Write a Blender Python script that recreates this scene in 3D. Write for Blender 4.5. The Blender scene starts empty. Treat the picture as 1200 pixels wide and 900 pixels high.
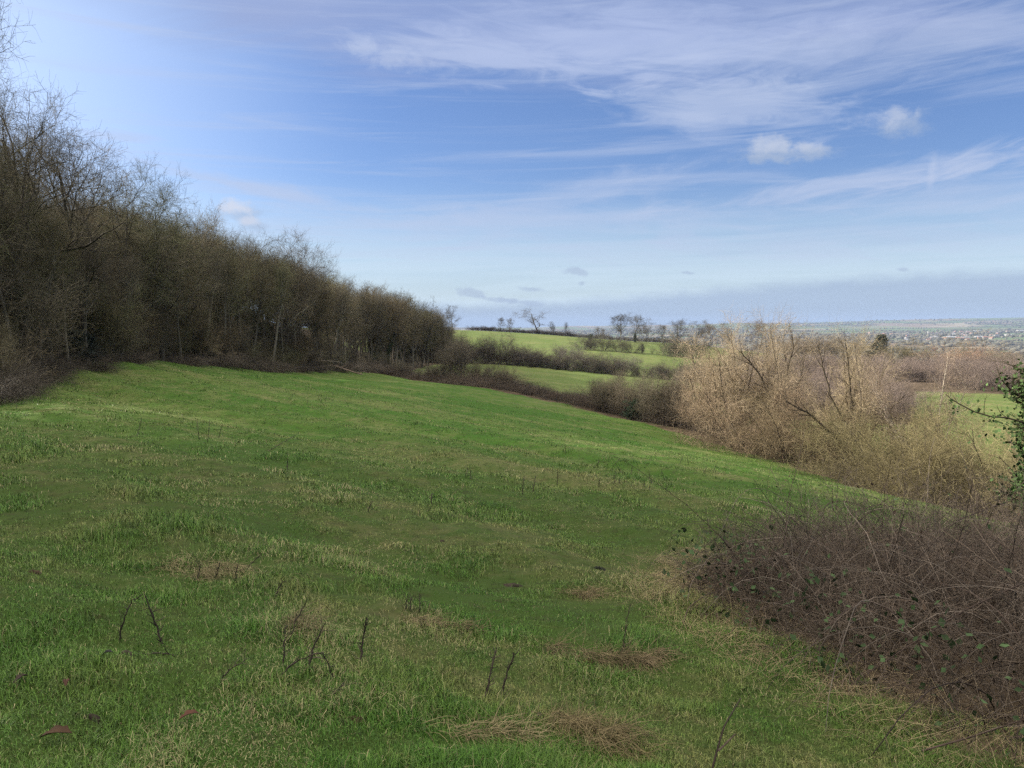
import bpy, math, random
import numpy as np
from mathutils import Vector

rng = np.random.default_rng(11)
random.seed(11)
S = bpy.context.scene
COL = S.collection
RAD = math.radians

# ------------------------------------------------------------------ camera
FPX = 901.5                      # focal length in pixels of the 1200 px wide photograph
EYE = 1.6
PITCH = math.atan(72 / FPX)
cam_d = bpy.data.cameras.new("camera")
cam = bpy.data.objects.new("camera", cam_d)
COL.objects.link(cam)
cam.location = (0, 0, EYE)
cam.rotation_euler = (math.pi / 2 - PITCH, 0, 0)
cam_d.sensor_width = 36.0
cam_d.lens = 36.0 * FPX / 1200
cam_d.clip_start = 0.05
cam_d.clip_end = 60000
S.camera = cam
CP, SP = math.cos(PITCH), math.sin(PITCH)


def ray(px, py):
    """world direction through a photo pixel, scaled so that y (depth) = 1"""
    a, b = (px - 600) / FPX, -(py - 450) / FPX
    y = CP + b * SP
    z = -SP + b * CP
    return np.array([a / y, 1.0, z / y])


def lift(px, py, depth):
    d = ray(px, py) * depth
    return np.array([d[0], d[1], d[2] + EYE])


# ------------------------------------------------------------------ noise
def _h(i, j, seed):
    n = np.sin(i * 127.1 + j * 311.7 + seed * 74.7) * 43758.5453
    return n - np.floor(n)


def vnoise(x, y, seed=0):
    x = np.asarray(x, float); y = np.asarray(y, float)
    i, j = np.floor(x), np.floor(y)
    f, g = x - i, y - j
    f = f * f * (3 - 2 * f); g = g * g * (3 - 2 * g)
    a = _h(i, j, seed) * (1 - f) + _h(i + 1, j, seed) * f
    b = _h(i, j + 1, seed) * (1 - f) + _h(i + 1, j + 1, seed) * f
    return a * (1 - g) + b * g


def fbm(x, y, seed=0, o=3):
    s, a, t = 0, 0.5, 0
    for k in range(o):
        s = s + a * vnoise(x * 2 ** k, y * 2 ** k, seed + k); t += a; a *= 0.5
    return s / t


def sstep(a, b, x):
    t = np.clip((x - a) / (b - a), 0, 1)
    return t * t * (3 - 2 * t)


# ------------------------------------------------------------------ terrain
W = [(0, 0, 0), (0, -10, 1.2), (-10, -8, 1.9), (10, -8, 0.1), (-8, 6, 0.15), (8, 6, -1.6), (0, 10, -1.25),
     (-10, 15, -0.75), (10, 15, -3.0), (0, 25, -2.75), (-13, 21, -1.15), (0, 60, -5.6), (14, 32, -5.3), (-12, 45, -2.6),
     (-15, 80, -4.6),
     (0, 480, -20), (-150, 450, -12), (150, 430, -27), (250, 400, -27), (300, 300, -25), (120, 100, -15), (80, 40, -13),
     (60, 0, -9.5), (35, 30, -9.5),
     (-42, 60, 2.2), (-80, 80, 13), (-58, 130, 4), (-100, 200, 15), (-130, 100, 19), (-150, 20, 24), (-60, 10, 6),
     (-38, 30, 1.2), (-32, 0, 3.4), (-50, 180, -1), (-60, 260, -4), (-100, 350, -1), (-40, 220, -7),
     (0, -60, 4), (-60, -60, 14), (60, -60, -6), (-220, 120, 26), (-200, 300, 8), (300, 100, -22)]
PXP = [(30, 470, 28), (130, 425, 46), (200, 425, 58), (300, 435, 80), (380, 435, 103), (440, 437, 125), (500, 447, 118),
       (560, 452, 110), (640, 467, 95), (700, 480, 83), (760, 495, 72), (830, 510, 66), (900, 533, 57), (960, 550, 51),
       (1050, 580, 42),
       (560, 432, 165), (600, 440, 150), (680, 455, 128), (470, 437, 150), (500, 425, 190), (560, 426, 187),
       (690, 437, 175), (640, 415, 230), (590, 404, 285), (780, 440, 185), (800, 425, 225), (740, 411, 265),
       (545, 388, 385), (650, 393, 365), (720, 399, 335), (800, 403, 330), (900, 430, 220), (1000, 425, 300),
       (1060, 424, 320), (1130, 490, 100), (1130, 465, 140), (1060, 500, 85), (1190, 520, 70), (1180, 462, 150),
       (1000, 470, 130), (1190, 428, 320)]
pts = list(W) + [tuple(lift(*p)) for p in PXP]
pts = np.array(pts, float)
SC = 100.0


def _phi(r2):
    r2 = np.maximum(r2, 1e-12)
    return 0.5 * r2 * np.log(r2)


_n = len(pts)
_A = pts[:, :2] / SC
_K = _phi(((_A[:, None] - _A[None]) ** 2).sum(-1)) + np.eye(_n) * 3e-4
_Pm = np.hstack([np.ones((_n, 1)), _A])
_M = np.zeros((_n + 3, _n + 3))
_M[:_n, :_n] = _K; _M[:_n, _n:] = _Pm; _M[_n:, :_n] = _Pm.T
_wt = np.linalg.solve(_M, np.concatenate([pts[:, 2], np.zeros(3)]))

_RR = [300, 420, 700, 1000, 1500, 2000, 3000, 4200, 6000, 8000, 10000, 12000, 16000]
_PL = [425, 428, 430, 430, 420, 413, 401, 394.5, 389.5, 386.5, 384, 385.5, 384.5]
_PR = [425, 430, 430, 428, 419, 413, 400, 391.5, 385, 379.5, 372.5, 377, 380]


def z_far(x, y):
    r = np.hypot(x, y)
    pl = np.interp(r, _RR, _PL); pr = np.interp(r, _RR, _PR)
    u = np.clip((x / np.maximum(np.abs(y), 1) * FPX + 600 - 700) / 500, -0.5, 1.1)
    py = pl + (pr - pl) * sstep(-0.2, 1.05, u)
    b = sstep(5200, 10000, r)
    py = py - b * (fbm(x / 900, y / 1500, 5) - 0.5) * 5.0
    return -(py - 378) / FPX * r + EYE + (fbm(x / 400, y / 400, 3) - 0.5) * 10


def gz_smooth(x, y):
    x = np.asarray(x, float); y = np.asarray(y, float)
    sh = x.shape
    x = x.ravel(); y = y.ravel()
    out = np.empty_like(x)
    for s in range(0, len(x), 40000):
        a = np.stack([x[s:s + 40000], y[s:s + 40000]], 1) / SC
        k = _phi(((a[:, None] - _A[None]) ** 2).sum(-1))
        out[s:s + 40000] = k @ _wt[:_n] + _wt[_n] + a @ _wt[_n + 1:]
    r = np.hypot(x, y)
    b = sstep(400, 900, r)
    out = np.where(b > 0, np.clip(out, -80, 60) * (1 - b) + z_far(x, y) * b, out)
    return out.reshape(sh)


def relief(x, y):
    r = np.hypot(x, y)
    s = 0.656 * x + 0.755 * y
    t = 0.755 * x - 0.656 * y
    warp = fbm(x / 14, y / 14, 21) * 9 + fbm(x / 4, y / 4, 23) * 1.6
    m = fbm(t / 30, s / 9, 25)
    ter = 0.10 * np.sin((s + warp) / 4.1 * 2 * np.pi * 0.8) * sstep(0.25, 0.7, m) * sstep(4, 14, r)
    ter = ter + 0.06 * np.sin((s + warp * .8) / 2.3 * 2 * np.pi * 0.8 + 1) * sstep(3, 9, r)
    lump = (fbm(x / 1.1, y / 1.1, 31) - 0.5) * 0.17 + (fbm(x / 0.33, y / 0.33, 33, 2) - 0.5) * 0.075
    big = (fbm(x / 7, y / 7, 35) - 0.5) * 0.20
    fade = 1 - sstep(180, 420, r)
    return (ter + lump * (1 - sstep(25, 90, r)) + big) * fade


def gz(x, y):
    x = np.asarray(x, float); y = np.asarray(y, float)
    return gz_smooth(x, y) + relief(x, y)


def G(x, y):
    return float(gz(np.array([x]), np.array([y]))[0])


def at(px, depth):
    """ground point at a photo column and a depth"""
    x = (px - 600) / FPX * depth * 1.0
    for _ in range(3):
        z = G(x, depth)
        b = ((z - EYE) * CP + depth * SP) / (depth * CP - (z - EYE) * SP)
        x = (px - 600) / FPX * (depth * CP - (z - EYE) * SP)
    return np.array([x, depth, z])


def hit(px, py, d0=2.0, d1=600.0):
    d = ray(px, py)
    t = np.geomspace(d0, d1, 900)
    z = gz(d[0] * t, t)
    k = np.nonzero(d[2] * t + EYE <= z)[0]
    i = k[0] if len(k) else len(t) - 1
    return np.array([d[0] * t[i], t[i], z[i]])


# ------------------------------------------------------------------ mesh helpers
def mesh_np(name, V, quads=None, tris=None, smooth=True):
    V = np.ascontiguousarray(V, np.float32)
    me = bpy.data.meshes.new(name)
    parts, tot = [], []
    if quads is not None and len(quads):
        parts.append(np.asarray(quads, np.int32).ravel()); tot.append(np.full(len(quads), 4, np.int32))
    if tris is not None and len(tris):
        parts.append(np.asarray(tris, np.int32).ravel()); tot.append(np.full(len(tris), 3, np.int32))
    lv = np.concatenate(parts); lt = np.concatenate(tot)
    ls = np.concatenate([[0], np.cumsum(lt)[:-1]]).astype(np.int32)
    me.vertices.add(len(V)); me.vertices.foreach_set("co", V.ravel())
    me.loops.add(len(lv)); me.loops.foreach_set("vertex_index", lv)
    me.polygons.add(len(lt))
    me.polygons.foreach_set("loop_start", ls)
    me.polygons.foreach_set("loop_total", lt)
    me.update(calc_edges=True)
    me.polygons.foreach_set("use_smooth", np.full(len(lt), smooth, bool))
    me.update()
    return me


def link(name, me, mat=None, parent=None):
    o = bpy.data.objects.new(name, me)
    COL.objects.link(o)
    if mat is not None and not len(me.materials):
        me.materials.append(mat)
    if parent is not None:
        o.parent = parent
    return o


def tag(o, label=None, cat=None, group=None, kind=None):
    if label: o["label"] = label
    if cat: o["category"] = cat
    if group: o["group"] = group
    if kind: o["kind"] = kind
    return o


def norm(v):
    return v / np.maximum(np.linalg.norm(v, axis=-1, keepdims=True), 1e-9)


class Geo:
    """collects vertices and faces of one mesh"""
    def __init__(s):
        s.v, s.q, s.t, s.n = [], [], [], 0

    def add(s, V, q=None, t=None):
        s.v.append(np.asarray(V, float).reshape(-1, 3))
        if q is not None: s.q.append(np.asarray(q).reshape(-1, 4) + s.n)
        if t is not None: s.t.append(np.asarray(t).reshape(-1, 3) + s.n)
        s.n += len(s.v[-1])

    def tubes(s, P, R, sides):
        """P (N,K,3) polylines with radii R (N,K)"""
        if not len(P): return
        N, K, _ = P.shape
        T = norm(np.gradient(P, axis=1))
        ref = np.where(np.abs(T[:, :1, 2:3]) > 0.8, np.array([1.0, 0, 0]), np.array([0, 0, 1.0]))
        a = norm(np.cross(T, np.broadcast_to(ref, T.shape)))
        b = np.cross(T, a)
        th = np.arange(sides) / sides * 2 * np.pi
        V = P[:, :, None] + R[:, :, None, None] * (np.cos(th)[None, None, :, None] * a[:, :, None] + np.sin(th)[None, None, :, None] * b[:, :, None])
        idx = np.arange(N * K * sides).reshape(N, K, sides)
        q = np.stack([idx[:, :-1], np.roll(idx[:, :-1], -1, 2), np.roll(idx[:, 1:], -1, 2), idx[:, 1:]], -1)
        s.add(V, q.reshape(-1, 4))

    def leaves(s, C, size, rg, up=0.4, aspect=0.6):
        """single bent leaf faces (two quads folded along the midrib) at points C"""
        N = len(C)
        d = norm(rg.normal(size=(N, 3)) + np.array([0, 0, -0.2]))
        nrm = norm(rg.normal(size=(N, 3)) + np.array([0, 0, up * 3]))
        sd = norm(np.cross(d, nrm)); nrm = np.cross(sd, d)
        L = (size * rg.uniform(0.6, 1.3, N))[:, None]
        w = L * aspect * 0.5
        p0 = C; p1 = C + d * L
        m = C + d * L * 0.45 - nrm * L * 0.08
        V = np.stack([p0, m + sd * w + nrm * L * .1, p1 - nrm * L * .1, m - sd * w + nrm * L * .1, m], 1)
        i = np.arange(N)[:, None] * 5
        t = np.concatenate([i + np.array([0, 4, 1]), i + np.array([4, 2, 1]), i + np.array([0, 3, 4]), i + np.array([4, 3, 2])])
        s.add(V, t=t)

    def build(s, name, mat, parent=None, smooth=True):
        me = s.mesh(name, smooth)
        return link(name, me, mat, parent)

    def mesh(s, name, smooth=True):
        return mesh_np(name, np.concatenate(s.v), np.concatenate(s.q) if s.q else None, np.concatenate(s.t) if s.t else None, smooth)


def spawn(rg, P, R, m, t0, t1, ang, asd, ln, k, up=0.0, wob=0.1, rr=0.5, tip=0.35, rmin=0.003, shape=None, lsd=0.25, out=0.0):
    """children of polylines: m per parent, each a wandering polyline of k points"""
    N, K, _ = P.shape
    t = (np.arange(m)[None] + rg.uniform(0, 1, (N, m))) / m * (t1 - t0) + t0
    f = t * (K - 1)
    i = np.clip(np.floor(f).astype(int), 0, K - 2)
    fr = (f - i)[..., None]
    n = np.arange(N)[:, None]
    p = P[n, i] * (1 - fr) + P[n, i + 1] * fr
    T = norm(P[n, i + 1] - P[n, i])
    rad = R[n, i] * (1 - fr[..., 0]) + R[n, i + 1] * fr[..., 0]
    a = norm(np.cross(T, norm(rg.normal(size=(N, 1, 3))) + 1e-3))
    b = np.cross(T, a)
    az = np.arange(m)[None] * 2.4 + rg.uniform(0, 6.28, (N, 1)) + rg.normal(0, 0.5, (N, m))
    an = np.clip(rg.normal(ang, asd, (N, m)), 0.05, 2.2)
    d = np.cos(an)[..., None] * T + np.sin(an)[..., None] * (np.cos(az)[..., None] * a + np.sin(az)[..., None] * b)
    L = ln * np.clip(rg.normal(1, lsd, (N, m)), 0.35, 1.8)
    if shape is not None: L = L * shape(t)
    step = (L / (k - 1))[..., None]
    pts_ = [p]
    for j in range(k - 1):
        d = norm(d + rg.normal(0, wob, d.shape) + np.array([0, 0, up]))
        if out: d = norm(d + out * norm(p * np.array([1, 1, 0]) + 1e-6))
        pts_.append(pts_[-1] + d * step)
    Q = np.stack(pts_, 2).reshape(N * m, k, 3)
    r0 = np.maximum(rad * rr, rmin).reshape(-1)
    r = r0[:, None] * np.linspace(1, tip, k)[None]
    return Q, np.maximum(r, rmin * 0.6)


# ------------------------------------------------------------------ materials
def new_mat(name):
    m = bpy.data.materials.new(name)
    m.use_nodes = True
    nt = m.node_tree
    b = nt.nodes["Principled BSDF"]
    b.inputs["Roughness"].default_value = 0.9
    b.inputs["Specular IOR Level"].default_value = 0.15
    return m, nt, b


class N:
    """small node-writing helper"""
    def __init__(s, nt): s.nt = nt

    def _in(s, node, i, v):
        if v is None: return
        if hasattr(v, "is_output"): s.nt.links.new(v, node.inputs[i])
        else:
            sk = node.inputs[i]
            if hasattr(sk, "default_value"):
                if sk.type == 'RGBA' and not isinstance(v, (int, float)) and len(v) == 3: v = (*v, 1)
                sk.default_value = v

    def m(s, op, a, b=None, c=None, clamp=False):
        n = s.nt.nodes.new("ShaderNodeMath"); n.operation = op; n.use_clamp = clamp
        for i, v in enumerate((a, b, c)): s._in(n, i, v)
        return n.outputs[0]

    def vm(s, op, a, b=None):
        n = s.nt.nodes.new("ShaderNodeVectorMath"); n.operation = op
        s._in(n, 0, a); s._in(n, 1, b)
        return n.outputs["Value"] if op in ("DOT_PRODUCT", "LENGTH") else n.outputs[0]

    def xyz(s, x, y, z=0.0):
        n = s.nt.nodes.new("ShaderNodeCombineXYZ")
        for i, v in enumerate((x, y, z)): s._in(n, i, v)
        return n.outputs[0]

    def noise(s, vec, scale, detail=3, rough=0.55, dist=0.0):
        n = s.nt.nodes.new("ShaderNodeTexNoise")
        s._in(n, "Vector", vec); n.inputs["Scale"].default_value = scale
        n.inputs["Detail"].default_value = detail; n.inputs["Roughness"].default_value = rough
        n.inputs["Distortion"].default_value = dist
        return n.outputs[0]

    def step(s, v, a, b, lo=0.0, hi=1.0):
        n = s.nt.nodes.new("ShaderNodeMapRange"); n.interpolation_type = 'SMOOTHSTEP'
        s._in(n, 0, v)
        for i, x in enumerate((a, b, lo, hi)): s._in(n, i + 1, x)
        return n.outputs[0]

    def mix(s, f, a, b, mode='MIX'):
        n = s.nt.nodes.new("ShaderNodeMix"); n.data_type = 'RGBA'; n.blend_type = mode
        s._in(n, 0, f); s._in(n, 6, a); s._in(n, 7, b)
        return n.outputs[2]

    def attr(s, name):
        n = s.nt.nodes.new("ShaderNodeAttribute"); n.attribute_name = name
        return n.outputs["Fac"]

    def pos(s):
        return s.nt.nodes.new("ShaderNodeNewGeometry").outputs["Position"]


def meadow_nodes(n, pos):
    s = n.vm('DOT_PRODUCT', pos, (0.656, 0.755, 0.0))
    t = n.vm('DOT_PRODUCT', pos, (0.755, -0.656, 0.0))
    n1 = n.noise(n.xyz(n.m('MULTIPLY', s, 0.42), n.m('MULTIPLY', t, 0.055), 0.0), 1.0, 4, 0.6, 0.6)
    n2 = n.noise(pos, 0.085, 3)
    n3 = n.noise(pos, 0.9, 4, 0.6)
    n4 = n.noise(pos, 5.5, 3, 0.6)
    c = n.mix(n.step(n.m('ADD', n.m('MULTIPLY', n2, 0.6), n.m('MULTIPLY', n3, 0.4)), 0.38, 0.62), (0.042, 0.112, 0.013), (0.086, 0.140, 0.030))
    n5 = n.noise(pos, 3.1, 5, 0.7)
    n6 = n.noise(pos, 15.0, 3, 0.65)
    w = n.m('ADD', n.m('ADD', n.m('MULTIPLY', n1, 0.40), n.m('MULTIPLY', n2, 0.15)), n.m('MULTIPLY', n3, 0.2))
    w = n.m('ADD', w, n.m('ADD', n.m('MULTIPLY', n5, 0.35), n.m('MULTIPLY', n6, 0.22)))
    straw = n.step(w, 0.63, 0.83)
    c = n.mix(n.m('MULTIPLY', straw, 0.75), c, (0.19, 0.178, 0.085))
    # dark dock leaves and trodden spots, with clump shading painted into the colour
    tuft = n.step(n.m('ADD', n.m('MULTIPLY', n5, 0.7), n.m('MULTIPLY', n6, 0.3)), 0.44, 0.36)
    c = n.mix(n.m('MULTIPLY', tuft, 0.7), c, (0.024, 0.042, 0.010))
    return c, straw, n3, n4


def make_ground_mat():
    m, nt, b = new_mat("meadow_ground")
    n = N(nt); pos = n.pos()
    c, straw, n3, n4 = meadow_nodes(n, pos)
    c = n.mix(n.m('MULTIPLY', n.attr("pasture"), 0.55), c, n.mix(straw, (0.105, 0.118, 0.042), (0.16, 0.145, 0.07)))
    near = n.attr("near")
    # bare soil and thatch; gaps between the blades painted darker as shade
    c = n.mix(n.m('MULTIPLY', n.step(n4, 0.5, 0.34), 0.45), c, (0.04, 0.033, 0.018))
    thatch_shade = n.m('MAXIMUM', n.m('MULTIPLY', near, 0.72), n.m('MULTIPLY', n.m('SUBTRACT', 1.0, n.attr("pasture")), 0.24))
    c = n.mix(thatch_shade, c, (0.024, 0.029, 0.010))
    # woodland and scrub floor
    lit = n.attr("litter")
    lc = n.mix(n.step(n3, 0.35, 0.65), (0.045, 0.034, 0.022), (0.10, 0.075, 0.05))
    c = n.mix(n.step(n.m('ADD', lit, n.m('MULTIPLY', n.m('SUBTRACT', n3, 0.5), 0.7)), 0.35, 0.65), c, lc)
    # patchwork of fields on the plain
    v = nt.nodes.new("ShaderNodeTexVoronoi"); v.distance = 'CHEBYCHEV'
    nt.links.new(n.vm('MULTIPLY', pos, (1 / 420, 1 / 560, 0.0)), v.inputs["Vector"])
    v.inputs["Scale"].default_value = 1.0; v.inputs["Randomness"].default_value = 0.85
    sp = nt.nodes.new("ShaderNodeSeparateColor"); nt.links.new(v.outputs["Color"], sp.inputs[0])
    r = nt.nodes.new("ShaderNodeValToRGB"); r.color_ramp.interpolation = 'CONSTANT'
    cols = [(0.0, (0.085, 0.115, 0.05)), (0.25, (0.12, 0.125, 0.07)), (0.45, (0.07, 0.095, 0.045)), (0.6, (0.14, 0.11, 0.08)), (0.78, (0.10, 0.13, 0.055)), (0.9, (0.19, 0.165, 0.115))]
    while len(r.color_ramp.elements) < len(cols): r.color_ramp.elements.new(0.5)
    for e, (p, q) in zip(r.color_ramp.elements, cols): e.position = p; e.color = (*q, 1)
    nt.links.new(sp.outputs[0], r.inputs[0])
    wood = n.step(n.noise(n.vm('MULTIPLY', pos, (1.0, 0.6, 0.0)), 0.0022, 4), 0.56, 0.62)
    f = n.mix(n.m('MULTIPLY', wood, 0.9), r.outputs[0], (0.055, 0.05, 0.035))
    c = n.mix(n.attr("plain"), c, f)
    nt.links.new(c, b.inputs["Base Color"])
    bp = nt.nodes.new("ShaderNodeBump"); bp.inputs["Strength"].default_value = 0.6; bp.inputs["Distance"].default_value = 0.12
    h = n.m('ADD', n.noise(pos, 2.2, 5, 0.7), n.m('MULTIPLY', n4, 0.3))
    nt.links.new(h, bp.inputs["Height"]); nt.links.new(bp.outputs[0], b.inputs["Normal"])
    b.inputs["Specular IOR Level"].default_value = 0.05
    return m


def make_blade_mat():
    m, nt, b = new_mat("grass_blade")
    n = N(nt); pos = n.pos()
    c, straw, n3, n4 = meadow_nodes(n, pos)
    tone = n.attr("tone"); dry = n.attr("dry")
    c = n.mix(1.0, c, n.mix(tone, (0.38, 0.44, 0.34), (1.9, 1.75, 1.5)), 'MULTIPLY')
    c = n.mix(dry, c, n.mix(tone, (0.13, 0.105, 0.05), (0.36, 0.31, 0.17)))
    nt.links.new(c, b.inputs["Base Color"])
    b.inputs["Roughness"].default_value = 0.6
    b.inputs["Specular IOR Level"].default_value = 0.25
    return m


def make_tint_mat(name, rough=0.9, spec=0.12, var=0.55, scale=1.2, fine=25.0, bump=0.0):
    """bark / twig / leaf material: the object's own colour, broken up by noise"""
    m, nt, b = new_mat(name)
    n = N(nt); pos = n.pos()
    oi = nt.nodes.new("ShaderNodeObjectInfo")
    geo = nt.nodes.new("ShaderNodeNewGeometry")
    k = n.m('ADD', n.m('MULTIPLY', n.noise(pos, scale, 3), 0.7), n.m('MULTIPLY', geo.outputs["Random Per Island"], 0.5))
    k = n.m('ADD', k, n.m('MULTIPLY', oi.outputs["Random"], 0.18))
    f = n.step(k, 0.25, 1.1, 1 - var, 1 + var)
    f = n.m('MULTIPLY', f, n.step(n.noise(pos, fine, 3), 0.3, 0.7, 0.8, 1.2))
    c = n.mix(1.0, oi.outputs["Color"], n.xyz(f, f, f), 'MULTIPLY')
    nt.links.new(c, b.inputs["Base Color"])
    b.inputs["Roughness"].default_value = rough
    b.inputs["Specular IOR Level"].default_value = spec
    return m


def flat_mat(name, col, var=0.25, scale=3.0, rough=0.85):
    m, nt, b = new_mat(name)
    n = N(nt)
    f = n.step(n.noise(n.pos(), scale, 4), 0.3, 0.7, 1 - var, 1 + var)
    nt.links.new(n.mix(1.0, col, n.xyz(f, f, f), 'MULTIPLY'), b.inputs["Base Color"])
    b.inputs["Roughness"].default_value = rough
    return m


M_GROUND = make_ground_mat()
M_BLADE = make_blade_mat()
M_BARK = make_tint_mat("bark", scale=2.5, fine=14)
M_TWIG = make_tint_mat("twigs", scale=0.6)
M_CANE = make_tint_mat("bramble_cane", scale=1.5, fine=18, var=0.85, rough=0.75, spec=0.2)
M_LEAF = make_tint_mat("leaf", rough=0.75, spec=0.12, var=0.6, scale=1.5)
M_STRAW = make_tint_mat("dead_grass", scale=4, var=0.6)

# ------------------------------------------------------------------ ground sheet
def front_depth(px):
    """depth of the wood's edge along a photo column"""
    return np.interp(px, [-700, -300, -60, 0, 60, 130, 200, 300, 380, 440, 500, 530], [11, 18, 27, 31, 38, 46, 58, 80, 103, 132, 165, 185])


_bx = np.array([p for p in [(-300, 18), (-60, 27), (30, 29), (60, 38), (130, 46), (200, 58), (300, 80), (380, 103), (440, 130), (500, 165), (530, 185)]], float)
EDGE = np.array([((p - 600) / FPX * d, d) for p, d in _bx])          # world line of the wood edge


def edge_x(y):
    """x of the wood edge at depth y (wood lies to the left)"""
    return np.interp(y, np.concatenate([[-60, 8], EDGE[:, 1]]), np.concatenate([[-26, -20], EDGE[:, 0]]))


HEDGE = np.array([at(p, d)[:2] for p, d in [(400, 118), (440, 127), (500, 119), (560, 111), (640, 96), (700, 84), (760, 73), (830, 66), (900, 58), (960, 52), (1050, 44), (1130, 36), (1250, 31)]])


def dist_line(x, y, L):
    d = np.full(np.shape(x), 1e9)
    for a, b in zip(L[:-1], L[1:]):
        ab = b - a
        t = np.clip(((x - a[0]) * ab[0] + (y - a[1]) * ab[1]) / (ab @ ab), 0, 1)
        d = np.minimum(d, np.hypot(x - a[0] - t * ab[0], y - a[1] - t * ab[1]))
    return d


BR_C = np.array([6.2, 8.2])        # bramble thicket footprint: a rough oval


def bramble_field(x, y):
    """1 inside the bramble thicket, falling through 0 at its edge"""
    e = np.array([(1.65, 7.5), (1.95, 6.1), (2.15, 4.9), (2.65, 4.0), (3.3, 2.7), (9, 2.0), (16, 6), (15, 12), (8, 12.8), (4.6, 11.0), (2.7, 9.5), (1.65, 7.5)])
    ins = np.zeros(np.shape(x), bool)
    for a, b in zip(e[:-1], e[1:]):
        c = ((a[1] > y) != (b[1] > y)) & (x < (b[0] - a[0]) * (y - a[1]) / (b[1] - a[1] + 1e-9) + a[0])
        ins = ins ^ c
    d = dist_line(x, y, e)
    return np.where(ins, d, -d)


def build_ground():
    az_f = np.radians(np.linspace(-52, 52, 480))
    az_b = np.radians(np.linspace(52, 308, 130))[1:-1]
    az = np.concatenate([az_f, az_b])
    r = np.concatenate([[0.35, 0.8], np.geomspace(1.4, 60, 330), np.geomspace(60, 500, 150)[1:], np.geomspace(500, 15500, 110)[1:]])
    A, Rr = np.meshgrid(az, r)
    X, Y = np.sin(A) * Rr, np.cos(A) * Rr
    Z = gz(X, Y)
    nR, nA = X.shape
    V = np.stack([X, Y, Z], -1).reshape(-1, 3)
    V = np.concatenate([V, [[0, 0, G(0, 0)]]])
    idx = np.arange(nR * nA).reshape(nR, nA)
    q = np.stack([idx[:-1], idx[1:], np.roll(idx[1:], -1, 1), np.roll(idx[:-1], -1, 1)], -1).reshape(-1, 4)
    t = np.stack([np.full(nA, nR * nA), idx[0], np.roll(idx[0], -1)], -1)
    me = mesh_np("ground", V, q[:, ::-1], t[:, ::-1])
    x, y = V[:, 0], V[:, 1]
    rr = np.hypot(x, y)
    wood = sstep(-0.5, 2.0, edge_x(y) - x) * (y < 200) * (rr < 400)
    wood = np.maximum(wood, sstep(-20, 10, -60 - x) * (rr < 500) * (y < 300))
    hed = 1 - sstep(1.5, 5.0, dist_line(x, y, HEDGE + np.array([0, 1.5])))
    br = sstep(-0.7, 0.5, bramble_field(x, y))
    pxv = np.where(y > 5, x / np.maximum(y, 5) * FPX + 600, -999)
    scr = sstep(845, 900, pxv) * sstep(80, 95, y) * (1 - sstep(235, 255, y)) * np.maximum(1 - sstep(1060, 1090, pxv), sstep(145, 155, y))
    lit = np.maximum(np.maximum(wood, hed), np.maximum(br, scr))
    past = sstep(1, 6, y - np.interp(x, HEDGE[:, 0], HEDGE[:, 1]))
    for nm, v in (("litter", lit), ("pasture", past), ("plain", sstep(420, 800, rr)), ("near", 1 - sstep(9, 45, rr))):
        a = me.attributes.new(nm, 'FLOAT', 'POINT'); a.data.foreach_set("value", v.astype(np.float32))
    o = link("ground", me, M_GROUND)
    tag(o, kind="structure")


build_ground()

# ------------------------------------------------------------------ world, sun
SUN_AZ = -74.0          # degrees from the view direction, negative = left
SUN_EL = 21.5
EXPOSURE = 1.4


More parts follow.
